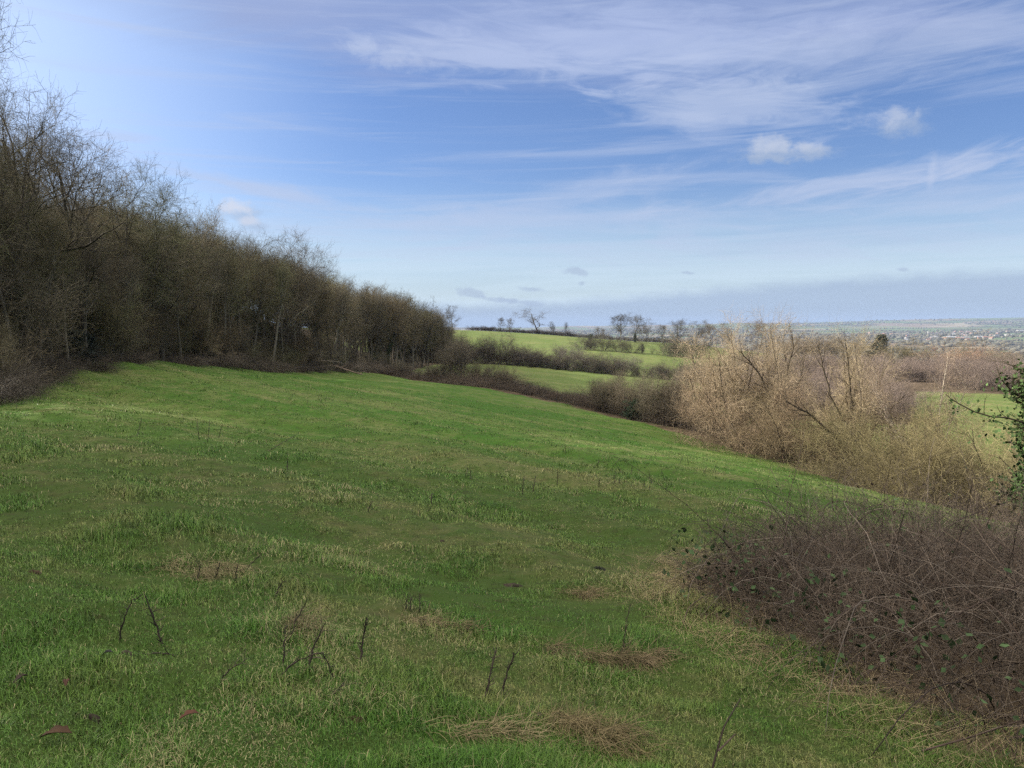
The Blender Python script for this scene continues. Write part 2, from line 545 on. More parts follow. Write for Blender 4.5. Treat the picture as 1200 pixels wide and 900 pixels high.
def build_world():
    w = bpy.data.worlds.new("World"); S.world = w; w.use_nodes = True
    nt = w.node_tree; n = N(nt)
    w.cycles.sampling_method = 'MANUAL'; w.cycles.sample_map_resolution = 512
    bg = nt.nodes["Background"]; bg.inputs[1].default_value = 0.05
    sky = nt.nodes.new("ShaderNodeTexSky"); sky.sky_type = 'NISHITA'; sky.sun_disc = False
    sky.sun_elevation = RAD(SUN_EL); sky.sun_rotation = RAD(SUN_AZ)
    sky.altitude = 100; sky.air_density = 1.0; sky.dust_density = 0.6; sky.ozone_density = 1.6
    d = nt.nodes.new("ShaderNodeTexCoord").outputs["Generated"]
    sx = nt.nodes.new("ShaderNodeSeparateXYZ"); nt.links.new(d, sx.inputs[0])
    x, y, z = sx.outputs
    el = n.m('MULTIPLY', n.m('ARCSINE', n.m('MAXIMUM', n.m('MINIMUM', z, 0.9999), -0.9999)), 57.2958)
    az = n.m('MULTIPLY', n.m('ARCTAN2', x, y), 57.2958)

    # ---- cloud textures on a plane high above (so they shrink towards the horizon)
    zz = n.m('ADD', n.m('MAXIMUM', z, 0.0), 0.05)
    pu, pv = n.m('DIVIDE', x, zz), n.m('DIVIDE', y, zz)
    wisp = n.noise(n.xyz(n.m('ADD', n.m('MULTIPLY', pu, 0.35), n.m('MULTIPLY', pv, 0.10)), n.m('MULTIPLY', pv, 1.1), 2.0), 1.6, 6, 0.6, 0.8)
    soft = n.noise(n.xyz(n.m('MULTIPLY', pu, 0.55), n.m('MULTIPLY', pv, 0.9), 7.0), 0.9, 4, 0.5, 0.4)
    puff = n.noise(n.xyz(az, n.m('MULTIPLY', el, 1.6), 3.0), 0.55, 6, 0.62, 0.3)
    lines = n.noise(n.xyz(n.m('MULTIPLY', az, 0.05), n.m('ADD', n.m('MULTIPLY', el, 1.0), n.m('MULTIPLY', az, -0.02)), 5.0), 0.9, 5, 0.6, 0.7)

    def deg(px, py):
        v = ray(px, py); v = v / np.linalg.norm(v)
        return math.degrees(math.atan2(v[0], v[1])), math.degrees(math.asin(v[2]))

    def blob(px, py, rx, ry, tilt=0.0, edge=(0.0, 0.5), nz=None, k=1.2):
        a0, e0 = deg(px, py)
        s = 57.2958 / FPX
        da, de = n.m('SUBTRACT', az, a0), n.m('SUBTRACT', el, e0)
        c, t = math.cos(tilt), math.sin(tilt)
        u = n.m('ADD', n.m('MULTIPLY', da, c), n.m('MULTIPLY', de, t))
        v = n.m('SUBTRACT', n.m('MULTIPLY', de, c), n.m('MULTIPLY', da, t))
        u = n.m('DIVIDE', u, rx * s); v = n.m('DIVIDE', v, ry * s)
        q = n.m('SUBTRACT', 1.0, n.m('SQRT', n.m('ADD', n.m('MULTIPLY', u, u), n.m('MULTIPLY', v, v))))
        if nz is not None: q = n.m('ADD', q, n.m('MULTIPLY', n.m('SUBTRACT', nz, 0.5), k))
        return n.step(q, *edge)

    col = n.mix(1.0, sky.outputs[0], (0.70, 0.82, 1.16), 'MULTIPLY')
    K = 20.0                                       # radiance 1 in the picture = 20 before the strength of 0.05

    def lay(col, mask, c, amt=1.0):
        c = tuple(q * K for q in c)
        return n.mix(n.m('MULTIPLY', mask, amt), col, c)

    WH = SKY_WHITE
    # milky air towards the horizon, with faint stretched streaks
    milk = n.m('MULTIPLY', n.step(el, 11.0, 1.0), n.step(lines, 0.25, 0.65, 0.62, 1.0))
    col = lay(col, milk, SKY_MILK, 0.84)
    # brightening of the veil towards the sun on the left
    sd = (math.sin(RAD(SUN_AZ)) * math.cos(RAD(SUN_EL)), math.cos(RAD(SUN_AZ)) * math.cos(RAD(SUN_EL)), math.sin(RAD(SUN_EL)))
    cs = n.vm('DOT_PRODUCT', d, sd)
    col = lay(col, n.step(cs, 0.46, 1.0), (0.46, 0.53, 0.60), 0.54)
    # high veil across the top of the view and overhead
    e2 = n.m('ADD', el, n.m('ADD', n.m('MULTIPLY', n.m('SUBTRACT', wisp, 0.5), 7.0), n.m('MULTIPLY', n.m('SUBTRACT', soft, 0.5), 9.0)))
    veil = n.step(e2, 16.3, 20.0)
    veil = n.m('MULTIPLY', veil, n.step(wisp, 0.25, 0.7, 0.5, 1.0))
    col = lay(col, veil, SKY_VEIL, 0.85)
    over = n.m('MULTIPLY', n.step(el, 27.0, 42.0), n.step(soft, 0.3, 0.6, 0.6, 1.0))  # out-of-view overhead brightness, added to lift the shaded ground
    col = lay(col, over, SKY_OVER_FILL, 0.85)
    # thin wisps in the blue
    col = lay(col, n.m('MULTIPLY', n.step(lines, 0.45, 0.75), n.step(el, 2.0, 6.0)), WH, 0.42)
    # cirrus patches
    def fibre(tilt, sc=1.0):
        c, t = math.cos(tilt), math.sin(tilt)
        u = n.m('ADD', n.m('MULTIPLY', az, c), n.m('MULTIPLY', el, t))
        v = n.m('SUBTRACT', n.m('MULTIPLY', el, c), n.m('MULTIPLY', az, t))
        return n.noise(n.xyz(n.m('MULTIPLY', u, 0.16 * sc), n.m('MULTIPLY', v, 0.8 * sc), 4.0), 1.0, 8, 0.62, 0.9)
    f0, f1, f2 = fibre(-0.08), fibre(0.13), fibre(-0.17)
    col = lay(col, blob(850, 126, 165, 36, -0.10, (-0.1, 0.9), f0, 2.6), WH, 0.62)
    col = lay(col, blob(815, 142, 70, 26, -0.3, (0.0, 0.9), wisp, 2.0), WH, 0.45)
    col = lay(col, blob(465, 66, 85, 17, -0.12, (0.1, 1.1), puff, 3.0), WH, 0.5)
    col = lay(col, blob(600, 72, 230, 30, -0.05, (0.0, 1.0), f0, 2.4), WH, 0.55)
    col = lay(col, blob(730, 52, 300, 44, -0.03, (-0.2, 0.9), f0, 1.8), (0.175, 0.21, 0.31), 0.75)
    col = lay(col, blob(1000, 60, 320, 40, 0.0, (-0.1, 1.0), f1, 2.5), WH, 0.42)
    col = lay(col, blob(1060, 203, 290, 18, 0.115, (0.0, 1.0), f1, 2.4), WH, 0.68)
    col = lay(col, blob(1150, 218, 200, 26, 0.07, (0.0, 1.0), f1, 2.6), WH, 0.4)
    col = lay(col, blob(310, 222, 190, 11, -0.16, (0.0, 0.9), f2, 2.0), WH, 0.6)
    col = lay(col, blob(690, 222, 190, 24, 0.15, (0.0, 1.1), f1, 2.4), WH, 0.42)
    col = lay(col, blob(130, 160, 60, 8, 0.0, (0.0, 0.8), f0, 2.0), WH, 0.5)
    col = lay(col, blob(560, 262, 420, 30, 0.02, (0.0, 1.1), f0, 2.4), WH, 0.4)
    col = lay(col, blob(950, 285, 420, 26, 0.03, (0.0, 1.1), f0, 2.4), WH, 0.4)
    col = lay(col, blob(1092, 203, 6, 24, -0.1, (0.0, 0.9), puff, 1.0), WH, 0.5)
    # small cumulus, sunlit on the left and above, grey below
    pf2 = n.noise(n.xyz(az, n.m('MULTIPLY', el, 1.5), 9.0), 0.8, 7, 0.6, 0.2)
    for (px, py, rx, ry, w) in ((900, 170, 36, 16, .34), (950, 178, 38, 10, .3), (922, 176, 60, 11, .25), (1054, 140, 36, 17, .34), (280, 246, 30, 15, .8), (296, 262, 22, 10, .6)):
        col = lay(col, blob(px + 3, py + 4, rx, ry, 0, (0.0, 0.8), pf2, 2.0), SKY_GREY, 0.55)
        col = lay(col, blob(px - 4, py - 3, rx * .85, ry * .8, 0, (0.05, 0.9), pf2, 2.0), (0.27, 0.285, 0.33), w)
    # low grey bank above the horizon, its top rising to the right
    top = n.m('ADD', n.m('MULTIPLY', n.step(az, -6.0, 30.0), 1.9), 1.35)
    top = n.m('ADD', top, n.m('MULTIPLY', n.m('SUBTRACT', puff, 0.5), 0.9))
    bank = n.step(n.m('SUBTRACT', top, el), -0.4, 0.8)
    col = lay(col, bank, SKY_BANK, 0.76)
    for (px, py, rx, ry) in ((674, 318, 17, 6), (553, 343, 24, 7), (625, 339, 18, 4), (612, 354, 30, 4), (1058, 316, 8, 3), (682, 332, 7, 4), (806, 320, 12, 3), (585, 352, 34, 4)):
        col = lay(col, blob(px, py, rx, ry, -0.1, (0.0, 0.7), pf2, 2.4), SKY_GREY, 0.55)
    nt.links.new(col, bg.inputs[0])
    L = bpy.data.lights.new("sun", 'SUN'); L.energy = 5.0; L.angle = RAD(0.55); L.color = (1.0, 0.93, 0.82)
    o = bpy.data.objects.new("sun", L); COL.objects.link(o)
    o.rotation_euler = Vector(sd).to_track_quat('Z', 'Y').to_euler()
    o.location = Vector(sd) * 100


SKY_WHITE = (0.20, 0.232, 0.31)
SKY_MILK = (0.262, 0.320, 0.365)
SKY_VEIL = (0.128, 0.160, 0.262)
SKY_OVER_FILL = (1.52, 1.39, 1.18)
SKY_GREY = (0.15, 0.185, 0.25)
SKY_BANK = (0.140, 0.180, 0.250)
build_world()
S.cycles.use_denoising = False        # a denoiser smears bare twigs into fur
S.cycles.use_adaptive_sampling = False
S.view_settings.view_transform = 'Standard'
S.view_settings.look = 'None'
S.view_settings.gamma = 1.0
S.view_settings.exposure = EXPOSURE
S.view_settings.use_curve_mapping = False
#VEGETATION
# ------------------------------------------------------------------ plant prototypes (meshes shared by the copies)
def stems(rg, n, ln, ang, asd, k, spread=0.2, up=0.05, wob=0.08, r0=0.04, tip=0.3, base=-0.25, lsd=0.2):
    az = np.arange(n) * 2.4 + rg.uniform(0, 6.28, n)
    an = np.abs(rg.normal(ang, asd, n))
    d = np.stack([np.cos(az) * np.sin(an), np.sin(az) * np.sin(an), np.cos(an)], -1)
    p = np.stack([np.cos(az) * spread * rg.uniform(.2, 1, n), np.sin(az) * spread * rg.uniform(.2, 1, n), np.full(n, base)], -1)
    L = ln * np.clip(rg.normal(1, lsd, n), 0.4, 1.5)
    out = [p]
    for j in range(k - 1):
        d = norm(d + rg.normal(0, wob, d.shape) + np.array([0, 0, up]))
        out.append(out[-1] + d * (L / (k - 1))[:, None])
    P = np.stack(out, 1)
    R = (r0 * rg.uniform(.7, 1.2, n))[:, None] * np.linspace(1, tip, k)[None]
    return P, R


PROTO = {}


def keep(key, H, **geos):
    z = np.concatenate([v.reshape(-1, 3)[:, 2] for g in geos.values() for v in g.v])
    PROTO[key] = (float(np.percentile(z, 99.6 if key[:3] in ('ash', 'pol', 'con', 'edg') else 98.0)), {k: g.mesh(key + "_" + k) for k, g in geos.items()})


def proto_tree(key, seed, H=15.0, limbs=9, low=0.35, lang=0.62, llen=0.42, up=0.05, twigs=7, fat=1.0, lean=0.03, dense=1.0, ivy=0):
    rg = np.random.default_rng(seed)
    t, c = Geo(), Geo()
    P, R = stems(rg, 1, H * 0.86, lean, 0.02, 12, 0.01, 0.03, 0.05, H * 0.0155 * fat, 0.16, -0.5, 0.0)
    R[:, 0] *= 1.35
    t.tubes(P, R, 9)
    sh = lambda q: 1.1 - 0.72 * np.clip((q - low) / (1 - low), 0, 1) ** 1.5
    P1, R1 = spawn(rg, P, R, limbs, low, 0.98, lang, 0.16, H * llen, 10, up, 0.17, 0.68, 0.25, shape=sh)
    t.tubes(P1, R1, 6)
    P2, R2 = spawn(rg, P1, R1, 7, 0.22, 1.0, 0.8, 0.22, H * 0.17, 7, up * 0.5, 0.18, 0.6, 0.3, 0.012, shape=lambda q: 1.25 - 0.6 * q)
    t.tubes(P2, R2, 4)
    P3, R3 = spawn(rg, np.concatenate([P2]), R2, int(8 * dense), 0.15, 1.0, 0.85, 0.28, H * 0.075, 5, up * 0.5, 0.2, 0.6, 0.4, 0.008)
    c.tubes(P3, R3, 3)
    P4, R4 = spawn(rg, P3, R3, twigs, 0.15, 1.0, 0.75, 0.28, H * 0.036, 4, up * 1.2, 0.2, 0.7, 0.5, 0.0055)
    c.tubes(P4, R4, 3)
    Pa, Ra = spawn(rg, P1, R1, 10, 0.3, 1.0, 0.8, 0.25, H * 0.06, 4, up, 0.16, 0.3, 0.4, 0.007)
    c.tubes(Pa, Ra, 3)
    g = dict(trunk=t, crown=c)
    if ivy:
        v = Geo()
        n = ivy
        f = rg.uniform(0, 1, n) ** 0.8 * 0.62
        i = f * 11; k = np.floor(i).astype(int)
        q = P[0, k] * (1 - (i - k))[:, None] + P[0, k + 1] * (i - k)[:, None]
        aa = rg.uniform(0, 6.28, n); rr = R[0, k] + np.abs(rg.normal(0.12, 0.16, n)) * (1.2 - f)
        v.leaves(q + np.stack([np.cos(aa) * rr, np.sin(aa) * rr, rg.normal(0, .1, n)], -1), 0.17, rg)
        g["ivy"] = v
    keep(key, H, **g)


def proto_shrub(key, seed, H=5.0, n=12, ang=0.35, b=8, c_=8, tw=5, up=0.05, spread=0.5, r=0.035, wob=0.09, l2=0.42, l3=0.2, l4=0.1, thin=0.005, leaves=0, lsize=0.07):
    rg = np.random.default_rng(seed)
    t, c = Geo(), Geo()
    P, R = stems(rg, n, H * 0.95, ang, 0.18, 9, spread, up, wob, r, 0.25)
    t.tubes(P, R, 5)
    P2, R2 = spawn(rg, P, R, b, 0.12, 1.0, 0.7, 0.25, H * l2, 7, up, 0.16, 0.6, 0.3, thin * 1.6, shape=lambda q: 1.2 - 0.75 * q)
    t.tubes(P2, R2, 3)
    P3, R3 = spawn(rg, P2, R2, c_, 0.1, 1.0, 0.75, 0.28, H * l3, 5, up, 0.18, 0.65, 0.4, thin * 1.2)
    c.tubes(P3, R3, 3)
    P4, R4 = spawn(rg, P3, R3, tw, 0.1, 1.0, 0.75, 0.28, H * l4, 3, up, 0.18, 0.7, 0.5, thin)
    c.tubes(P4, R4, 3)
    g = dict(trunk=t, crown=c)
    if leaves:
        v = Geo()
        q = P3.reshape(-1, 3)
        v.leaves(q[rg.integers(0, len(q), leaves)] + rg.normal(0, .05, (leaves, 3)), lsize, rg)
        g["foliage"] = v
    keep(key, H, **g)


def proto_mound(key, seed, H=1.4, Wd=2.2, n=420, leaves=500):
    """a low tangle of arching bramble canes"""
    rg = np.random.default_rng(seed)
    c, v = Geo(), Geo()
    a = rg.uniform(0, 6.28, n); rr = np.sqrt(rg.uniform(0, 1, n)) * Wd * 0.75
    p = np.stack([np.cos(a) * rr, np.sin(a) * rr * .7, np.full(n, -0.1)], -1)
    az = a + rg.normal(0, 1.1, n)
    d = norm(np.stack([np.cos(az) * .5, np.sin(az) * .5, rg.uniform(.5, 1.4, n)], -1))
    L = H * rg.uniform(1.0, 2.1, n) * (1.1 - 0.55 * (rr / Wd))
    out = [p]
    for j in range(7):
        d = norm(d + rg.normal(0, .13, d.shape) - np.array([0, 0, 0.20]))
        out.append(out[-1] + d * (L / 7)[:, None])
    P = np.stack(out, 1); R = (rg.uniform(.004, .008, n))[:, None] * np.linspace(1, .5, 8)[None]
    c.tubes(P, R, 3)
    P2, R2 = spawn(rg, P, R, 6, 0.15, 1, 0.8, 0.3, H * 0.35, 4, -0.05, 0.2, 0.7, 0.5, 0.004)
    c.tubes(P2, R2, 3)
    P3, R3 = spawn(rg, P2, R2, 3, 0.1, 1, 0.8, 0.3, H * 0.16, 3, 0, 0.2, 0.7, 0.5, 0.003)
    c.tubes(P3, R3, 3)
    q = P2.reshape(-1, 3)
    v.leaves(q[rg.integers(0, len(q), leaves)], 0.07, rg)
    keep(key, H, canes=c, leaves=v)


def proto_evergreen(key, seed, H=6.0, conif=False, n=5200):
    rg = np.random.default_rng(seed)
    t, v = Geo(), Geo()
    P, R = stems(rg, 1, H * 0.97, 0.02, 0.01, 8, 0.01, 0.05, 0.02, H * 0.02, 0.15, -0.3, 0)
    t.tubes(P, R, 7)
    if conif:
        P1, R1 = spawn(rg, P, R, 60, 0.12, 0.99, 1.35, 0.12, H * 0.30, 6, 0.02, 0.05, 0.3, 0.3, shape=lambda q: 1.12 - 1.0 * q)
    else:
        P1, R1 = spawn(rg, P, R, 40, 0.05, 1.0, 0.95, 0.3, H * 0.40, 6, 0.05, 0.12, 0.4, 0.3, shape=lambda q: 1.1 - 0.55 * q)
    t.tubes(P1, R1, 4)
    q = P1[:, 1:].reshape(-1, 3)
    P2, R2 = spawn(rg, P1, R1, 6, 0.2, 1, 0.7, .2, H * .1, 4, 0, .1, .6, .4)
    q = np.concatenate([q, P2[:, 1:].reshape(-1, 3)])
    v.leaves(q[rg.integers(0, len(q), n)] + rg.normal(0, H * .018, (n, 3)), H * 0.045, rg, aspect=0.5)
    keep(key, H, trunk=t, foliage=v)


for i in range(4): proto_tree("ash_%d" % i, 100 + i, limbs=(9, 11, 8, 10)[i], low=(0.40, 0.36, 0.46, 0.38)[i], lang=(0.60, 0.54, 0.48, 0.66)[i], llen=0.39, lean=(0.03, 0.06, 0.04, 0.08)[i])
for i in range(3): proto_tree("pole_%d" % i, 120 + i, limbs=15, low=0.3, lang=0.5, llen=0.24, up=0.07, fat=0.8, twigs=7, lean=0.02, ivy=(0, 2600, 0)[i])
for i in range(3): proto_tree("round_%d" % i, 130 + i, H=11, limbs=11, low=0.22, lang=0.82, llen=0.46, up=0.055, dense=1.3, twigs=9)
proto_tree("sparse", 140, H=10, limbs=7, low=0.3, lang=0.8, llen=0.45, up=0.04, twigs=6, lean=0.12, fat=1.5)
proto_tree("edge_0", 125, limbs=12, low=0.5, lang=0.5, llen=0.24, up=0.07, fat=0.85, twigs=7, lean=0.02)
proto_tree("edge_1", 126, limbs=12, low=0.42, lang=0.55, llen=0.26, up=0.06, fat=0.95, twigs=7, lean=0.06)
for i in range(3): proto_shrub("hazel_%d" % i, 150 + i, n=(14, 17, 12)[i], ang=(0.30, 0.42, 0.24)[i], b=10, c_=9, tw=5, up=0.06)
for i in range(3): proto_shrub("thorn_%d" % i, 160 + i, H=3.6, n=11, ang=0.6, up=0.0, wob=0.16, l2=0.45, l3=0.22, l4=0.11, tw=6, spread=0.4)
for i in range(3): proto_shrub("willow_%d" % i, 170 + i, H=8.5, n=(6, 7, 5)[i], ang=(0.36, 0.42, 0.5)[i], b=13, c_=11, tw=7, up=0.05, spread=0.4, r=0.11, wob=0.085, l2=0.30, l3=0.15, l4=0.075, thin=0.0042)
for i in range(2): proto_shrub("sallow_%d" % i, 180 + i, H=4.0, n=16, ang=0.8, b=10, c_=10, tw=6, up=0.01, wob=0.15, spread=0.9, r=0.035, l2=0.45, l3=0.22, l4=0.12, thin=0.0045)
for i in range(3): proto_mound("mound_%d" % i, 190 + i)
proto_evergreen("holly", 200); proto_evergreen("holly_low", 201, H=3.0)
proto_evergreen("conifer", 202, H=10, conif=True, n=7000)
PARTMAT = dict(trunk=M_BARK, crown=M_TWIG, ivy=M_LEAF, foliage=M_LEAF, canes=M_CANE, leaves=M_LEAF)
CAT = dict(edge="tree", ash="tree", pole="tree", round="tree", sparse="tree", hazel="shrub", thorn="bush", willow="willow", sallow="shrub", mound="bramble", holly="bush", conifer="conifer")
for H_, ms in PROTO.values():
    for k, me in ms.items():
        if not len(me.materials): me.materials.append(PARTMAT[k])

BARK = (0.075, 0.065, 0.05)
PR = np.random.default_rng(77)


def plant(key, pos, height, name, label, group=None, width=1.0, bark=BARK, twig=(0.09, 0.08, 0.055), leaf=(0.03, 0.045, 0.02), rot=None, tilt=0.0, drop=0.1):
    H, ms = PROTO[key]
    e = bpy.data.objects.new(name, None); COL.objects.link(e)
    s = height / H
    e.location = (pos[0], pos[1], pos[2] - drop)
    e.scale = (s * width, s * width, s)
    e.rotation_euler = (tilt, 0, PR.uniform(0, 6.28) if rot is None else rot)
    e.empty_display_size = 0.3
    tag(e, label, CAT[key.split("_")[0]], group)
    j = PR.uniform(0.72, 1.4) if name in ('woodland_tree', 'understorey_shrub') else PR.uniform(0.85, 1.15)
    for k, me in ms.items():
        o = bpy.data.objects.new(k, me); COL.objects.link(o); o.parent = e
        c = bark if k == "trunk" else leaf if k in ("ivy", "foliage", "leaves") else twig
        o.color = (c[0] * j, c[1] * j, c[2] * j, 1)
    return e


def to_top(px, depth, top):
    """ground point and the height that reaches the photo row `top` there"""
    p = at(px, depth)
    return p, lift(px, top, depth)[2] - p[2]


# ------------------------------------------------------------------ the wood on the left
SKYL_X = [-150, -60, 0, 25, 50, 80, 110, 150, 168, 190, 215, 240, 265, 290, 318, 345, 375, 400, 425, 450, 470, 490, 510, 530]
SKYL_Y = [-60, -20, 60, 100, 105, 135, 155, 190, 232, 205, 232, 250, 246, 272, 268, 270, 290, 318, 333, 337, 342, 350, 360, 376]
MASS_X = [-150, 0, 60, 110, 165, 250, 330, 400, 450, 500, 530]
MASS_Y = [50, 175, 200, 222, 242, 262, 284, 323, 340, 356, 376]
WD = np.random.default_rng(5)
WT = [(0.095, 0.085, 0.05), (0.11, 0.09, 0.056), (0.09, 0.09, 0.048), (0.102, 0.09, 0.064)]
GW = "bare trees of the dense wood"
named = [  # px, depth beyond the edge, top, prototype, width, label
    (-30, 0.5, -110, "ash_1", 0.6, "tall bare tree at the photo's left edge whose branches reach the top left corner"),
    (28, 2, 98, "ash_0", 1.1, "broad dark bare tree with spreading limbs at the left edge of the wood"),
    (60, 4, 110, "ash_3", 1.0, "bare tree with dense twiggy crown beside the broad dark tree at the left"),
    (96, 2, 140, "ash_1", 1.0, "bare tree with forked crown on the skyline left of the first gap in the wood"),
    (124, 5, 158, "ash_2", 1.05, "bare domed tree on the skyline between the forked tree and the leftmost gap"),
    (146, 3, 182, "ash_0", 0.85, "bare tree with curving limbs just left of the sky gap in the wood's outline"),
    (190, 1, 205, "pole_0", 1.25, "slim upright bare tree standing up alone right of the sky gap"),
    (222, 4, 232, "ash_2", 0.8, "slender bare tree next to the slim upright one on the wood's skyline"),
    (258, 4, 245, "ash_1", 0.95, "pale twigged bare tree under the small white cloud"),
    (312, 3, 266, "ash_3", 0.9, "rounded pale bare crown standing above the middle of the wood"),
    (342, 3, 269, "pole_0", 1.1, "upright pale bare tree right of the rounded crown above the wood"),
    (376, 4, 290, "ash_0", 0.95, "last tall bare tree before the wood's outline drops"),
    (400, 4, 317, "ash_2", 0.9, "bare tree on the downward step of the wood's outline"),
    (446, 4, 337, "round_0", 0.95, "rounded brown bare tree towards the far end of the wood"),
    (474, 4, 342, "round_1", 0.9, "pale topped rounded tree near the far end of the wood"),
    (500, 3, 354, "round_2", 0.85, "round bare tree second from the far end of the wood"),
    (519, 2, 368, "ash_3", 0.9, "small bare tree ending the wood beside the far green field"),
]
for px, b, top, key, wdt, lab in named:
    d = float(front_depth(px)) + b
    p, h = to_top(px, d, top)
    plant(key, p, h, "woodland_tree", lab, GW, wdt, bark=(0.05, 0.043, 0.034), twig=WT[int(WD.integers(0, 4))])
# the mass of the wood: several rows behind the edge
done = []
for i in range(1500):
    if len(done) >= 190: break
    px = WD.uniform(-130, 526) if i % 3 else WD.uniform(390, 527)
    fd = float(front_depth(px))
    d = fd + WD.uniform(0, 1) ** 1.3 * min(46, fd * 0.5) + 1
    x = (px - 600) / FPX * d
    if any((x - a) ** 2 + (d - b) ** 2 < 3.2 for a, b in done): continue
    done.append((x, d))
    top = np.interp(px, MASS_X, MASS_Y) + WD.uniform(0, 60) * 50 / d
    p, h = to_top(px, d, top)
    h = float(np.clip(h, 6.0, 17))
    key = ["ash_0", "ash_2", "ash_3", "pole_0", "pole_1", "pole_2", "pole_0", "pole_2"][int(WD.integers(0, 8))]
    ivy = key == "pole_1"
    plant(key, p, h, "woodland_tree", "thin bare tree wrapped in dark ivy inside the wood" if ivy else "bare brown tree deep in the mass of the wood on the left",
          "ivy clad trees of the wood" if ivy else GW, WD.uniform(.85, 1.2), twig=WT[int(WD.integers(0, 4))])
GP = "straight pale trunks along the wood's front edge"
for px in np.linspace(20, 522, 30):
    px = px + WD.normal(0, 5); d = float(front_depth(px)) + WD.uniform(-0.5, 2.5)
    p, h = to_top(px, d, np.interp(px, MASS_X, MASS_Y) + WD.uniform(5, 60) * 50 / d)
    plant("edge_%d" % WD.integers(0, 2), p, float(np.clip(h, 6, 15)), "woodland_tree", "straight pale trunked tree on the front edge of the wood", GP, WD.uniform(.7, 1.0), bark=(0.115, 0.105, 0.08), twig=WT[int(WD.integers(0, 4))])
for px, dd, h in ((286, 16, 5.5), (300, 20, 6.0), (312, 15, 5.0), (338, 20, 6.0)):
    plant("holly", at(px, float(front_depth(px)) + dd), h, "evergreen_bush", "dark evergreen bush deep among the trunks of the wood", "dark evergreens inside the wood", 1.5, leaf=(0.03, 0.036, 0.022))
# trees of the same wood continuing beside the viewpoint
for i in range(34):
    y = WD.uniform(-14, 34); x = float(edge_x(y)) - WD.uniform(2, 34) - 3
    if (x / max(y, 1)) > -0.80 and y > 10: x = -0.86 * y - 6
    plant(["ash_0", "ash_1", "ash_3", "round_1"][i % 4], (x, y, G(x, y)), WD.uniform(13, 17), "woodland_tree", "bare brown tree deep in the mass of the wood on the left", GW, WD.uniform(1, 1.25), twig=WT[i % 4])
# upper slope of the wood, behind the edge trees
for i in range(44):
    y = WD.uniform(45, 200); x = float(edge_x(min(y, 184))) - WD.uniform(20, 62)
    px = x / y * FPX + 600
    h = WD.uniform(12, 16)
    if px > -140: h = float(np.clip(lift(px, np.interp(px, MASS_X, MASS_Y) + 6, y)[2] - G(x, y), 7, 16))
    plant(["ash_0", "pole_0", "ash_3", "pole_2"][i % 4], (x, y, G(x, y)), h, "woodland_tree", "bare brown tree deep in the mass of the wood on the left", GW, WD.uniform(1, 1.25), twig=WT[i % 4])
# understorey along the edge and inside
GU = "bare shrubs under the wood's edge"
for i in range(105):
    px = WD.uniform(-40, 528)
    fd = float(front_depth(px))
    d = fd + (WD.uniform(1.0, 5) if i < 55 else WD.uniform(5, 25))
    p = at(px, d)
    key = ["hazel_0", "hazel_1", "hazel_2", "thorn_0", "thorn_1"][int(WD.integers(0, 5))]
    h = WD.uniform(2.6, 5.5) if key[0] == "h" else WD.uniform(2.0, 3.6)
    plant(key, p, h, "understorey_shrub", "twiggy brown shrub filling the shaded foot of the wood", GU, WD.uniform(.8, 1.15), twig=WT[int(WD.integers(0, 4))])
GB = "brown bramble mounds along the foot of the wood"
for px, off, h, wd, lab in [(6, -2.0, 1.1, .7, 0), (30, -0.5, 1.0, .8, 0), (20, 1.0, 1.5, .9, 0), (60, 0.5, 1.0, .8, 0), (-14, -2.5, 1.3, .8, 0), (100, -1, 1.0, 1, 0), (150, -2, .8, 1.0, 0), (215, -2, 1.0, 1.2, 0), (246, -1, 1.2, 1.3, 0),
                            (270, -1, 1.4, 1.3, 0), (296, -2, 1.2, 1.3, 0), (322, -2.5, 1.1, 1.2, 0), (345, -2, 1.0, 1.2, 0), (365, -1, 1.2, 1, 0), (395, -1, 1.3, 1.2, 0), (412, -2, 1.3, 1.2, 0), (428, -1, 1.6, 1.3, 0)]:
    p = at(px, float(front_depth(px)) + off)
    plant("mound_%d" % WD.integers(0, 3), p, h, "bramble_mound", "low brown bramble tangle where the grass meets the wood", GB, wd * 1.2, twig=(0.07, 0.058, 0.043), leaf=(0.04, 0.04, 0.025))
for px, off, h, wd, lab in [(88, 0.5, 2.0, 1.5, "dark evergreen bush spreading low at the left foot of the wood"), (104, 1, 1.6, 1.3, "small dark evergreen bush right of the larger one at the wood's foot"),
                            (236, 0, 2.4, 1.2, "dark leafy bush at the wood's foot below the middle of its slope")]:
    plant("holly_low", at(px, float(front_depth(px)) + off), h, "evergreen_bush", lab, None, wd, leaf=(0.028, 0.036, 0.028))

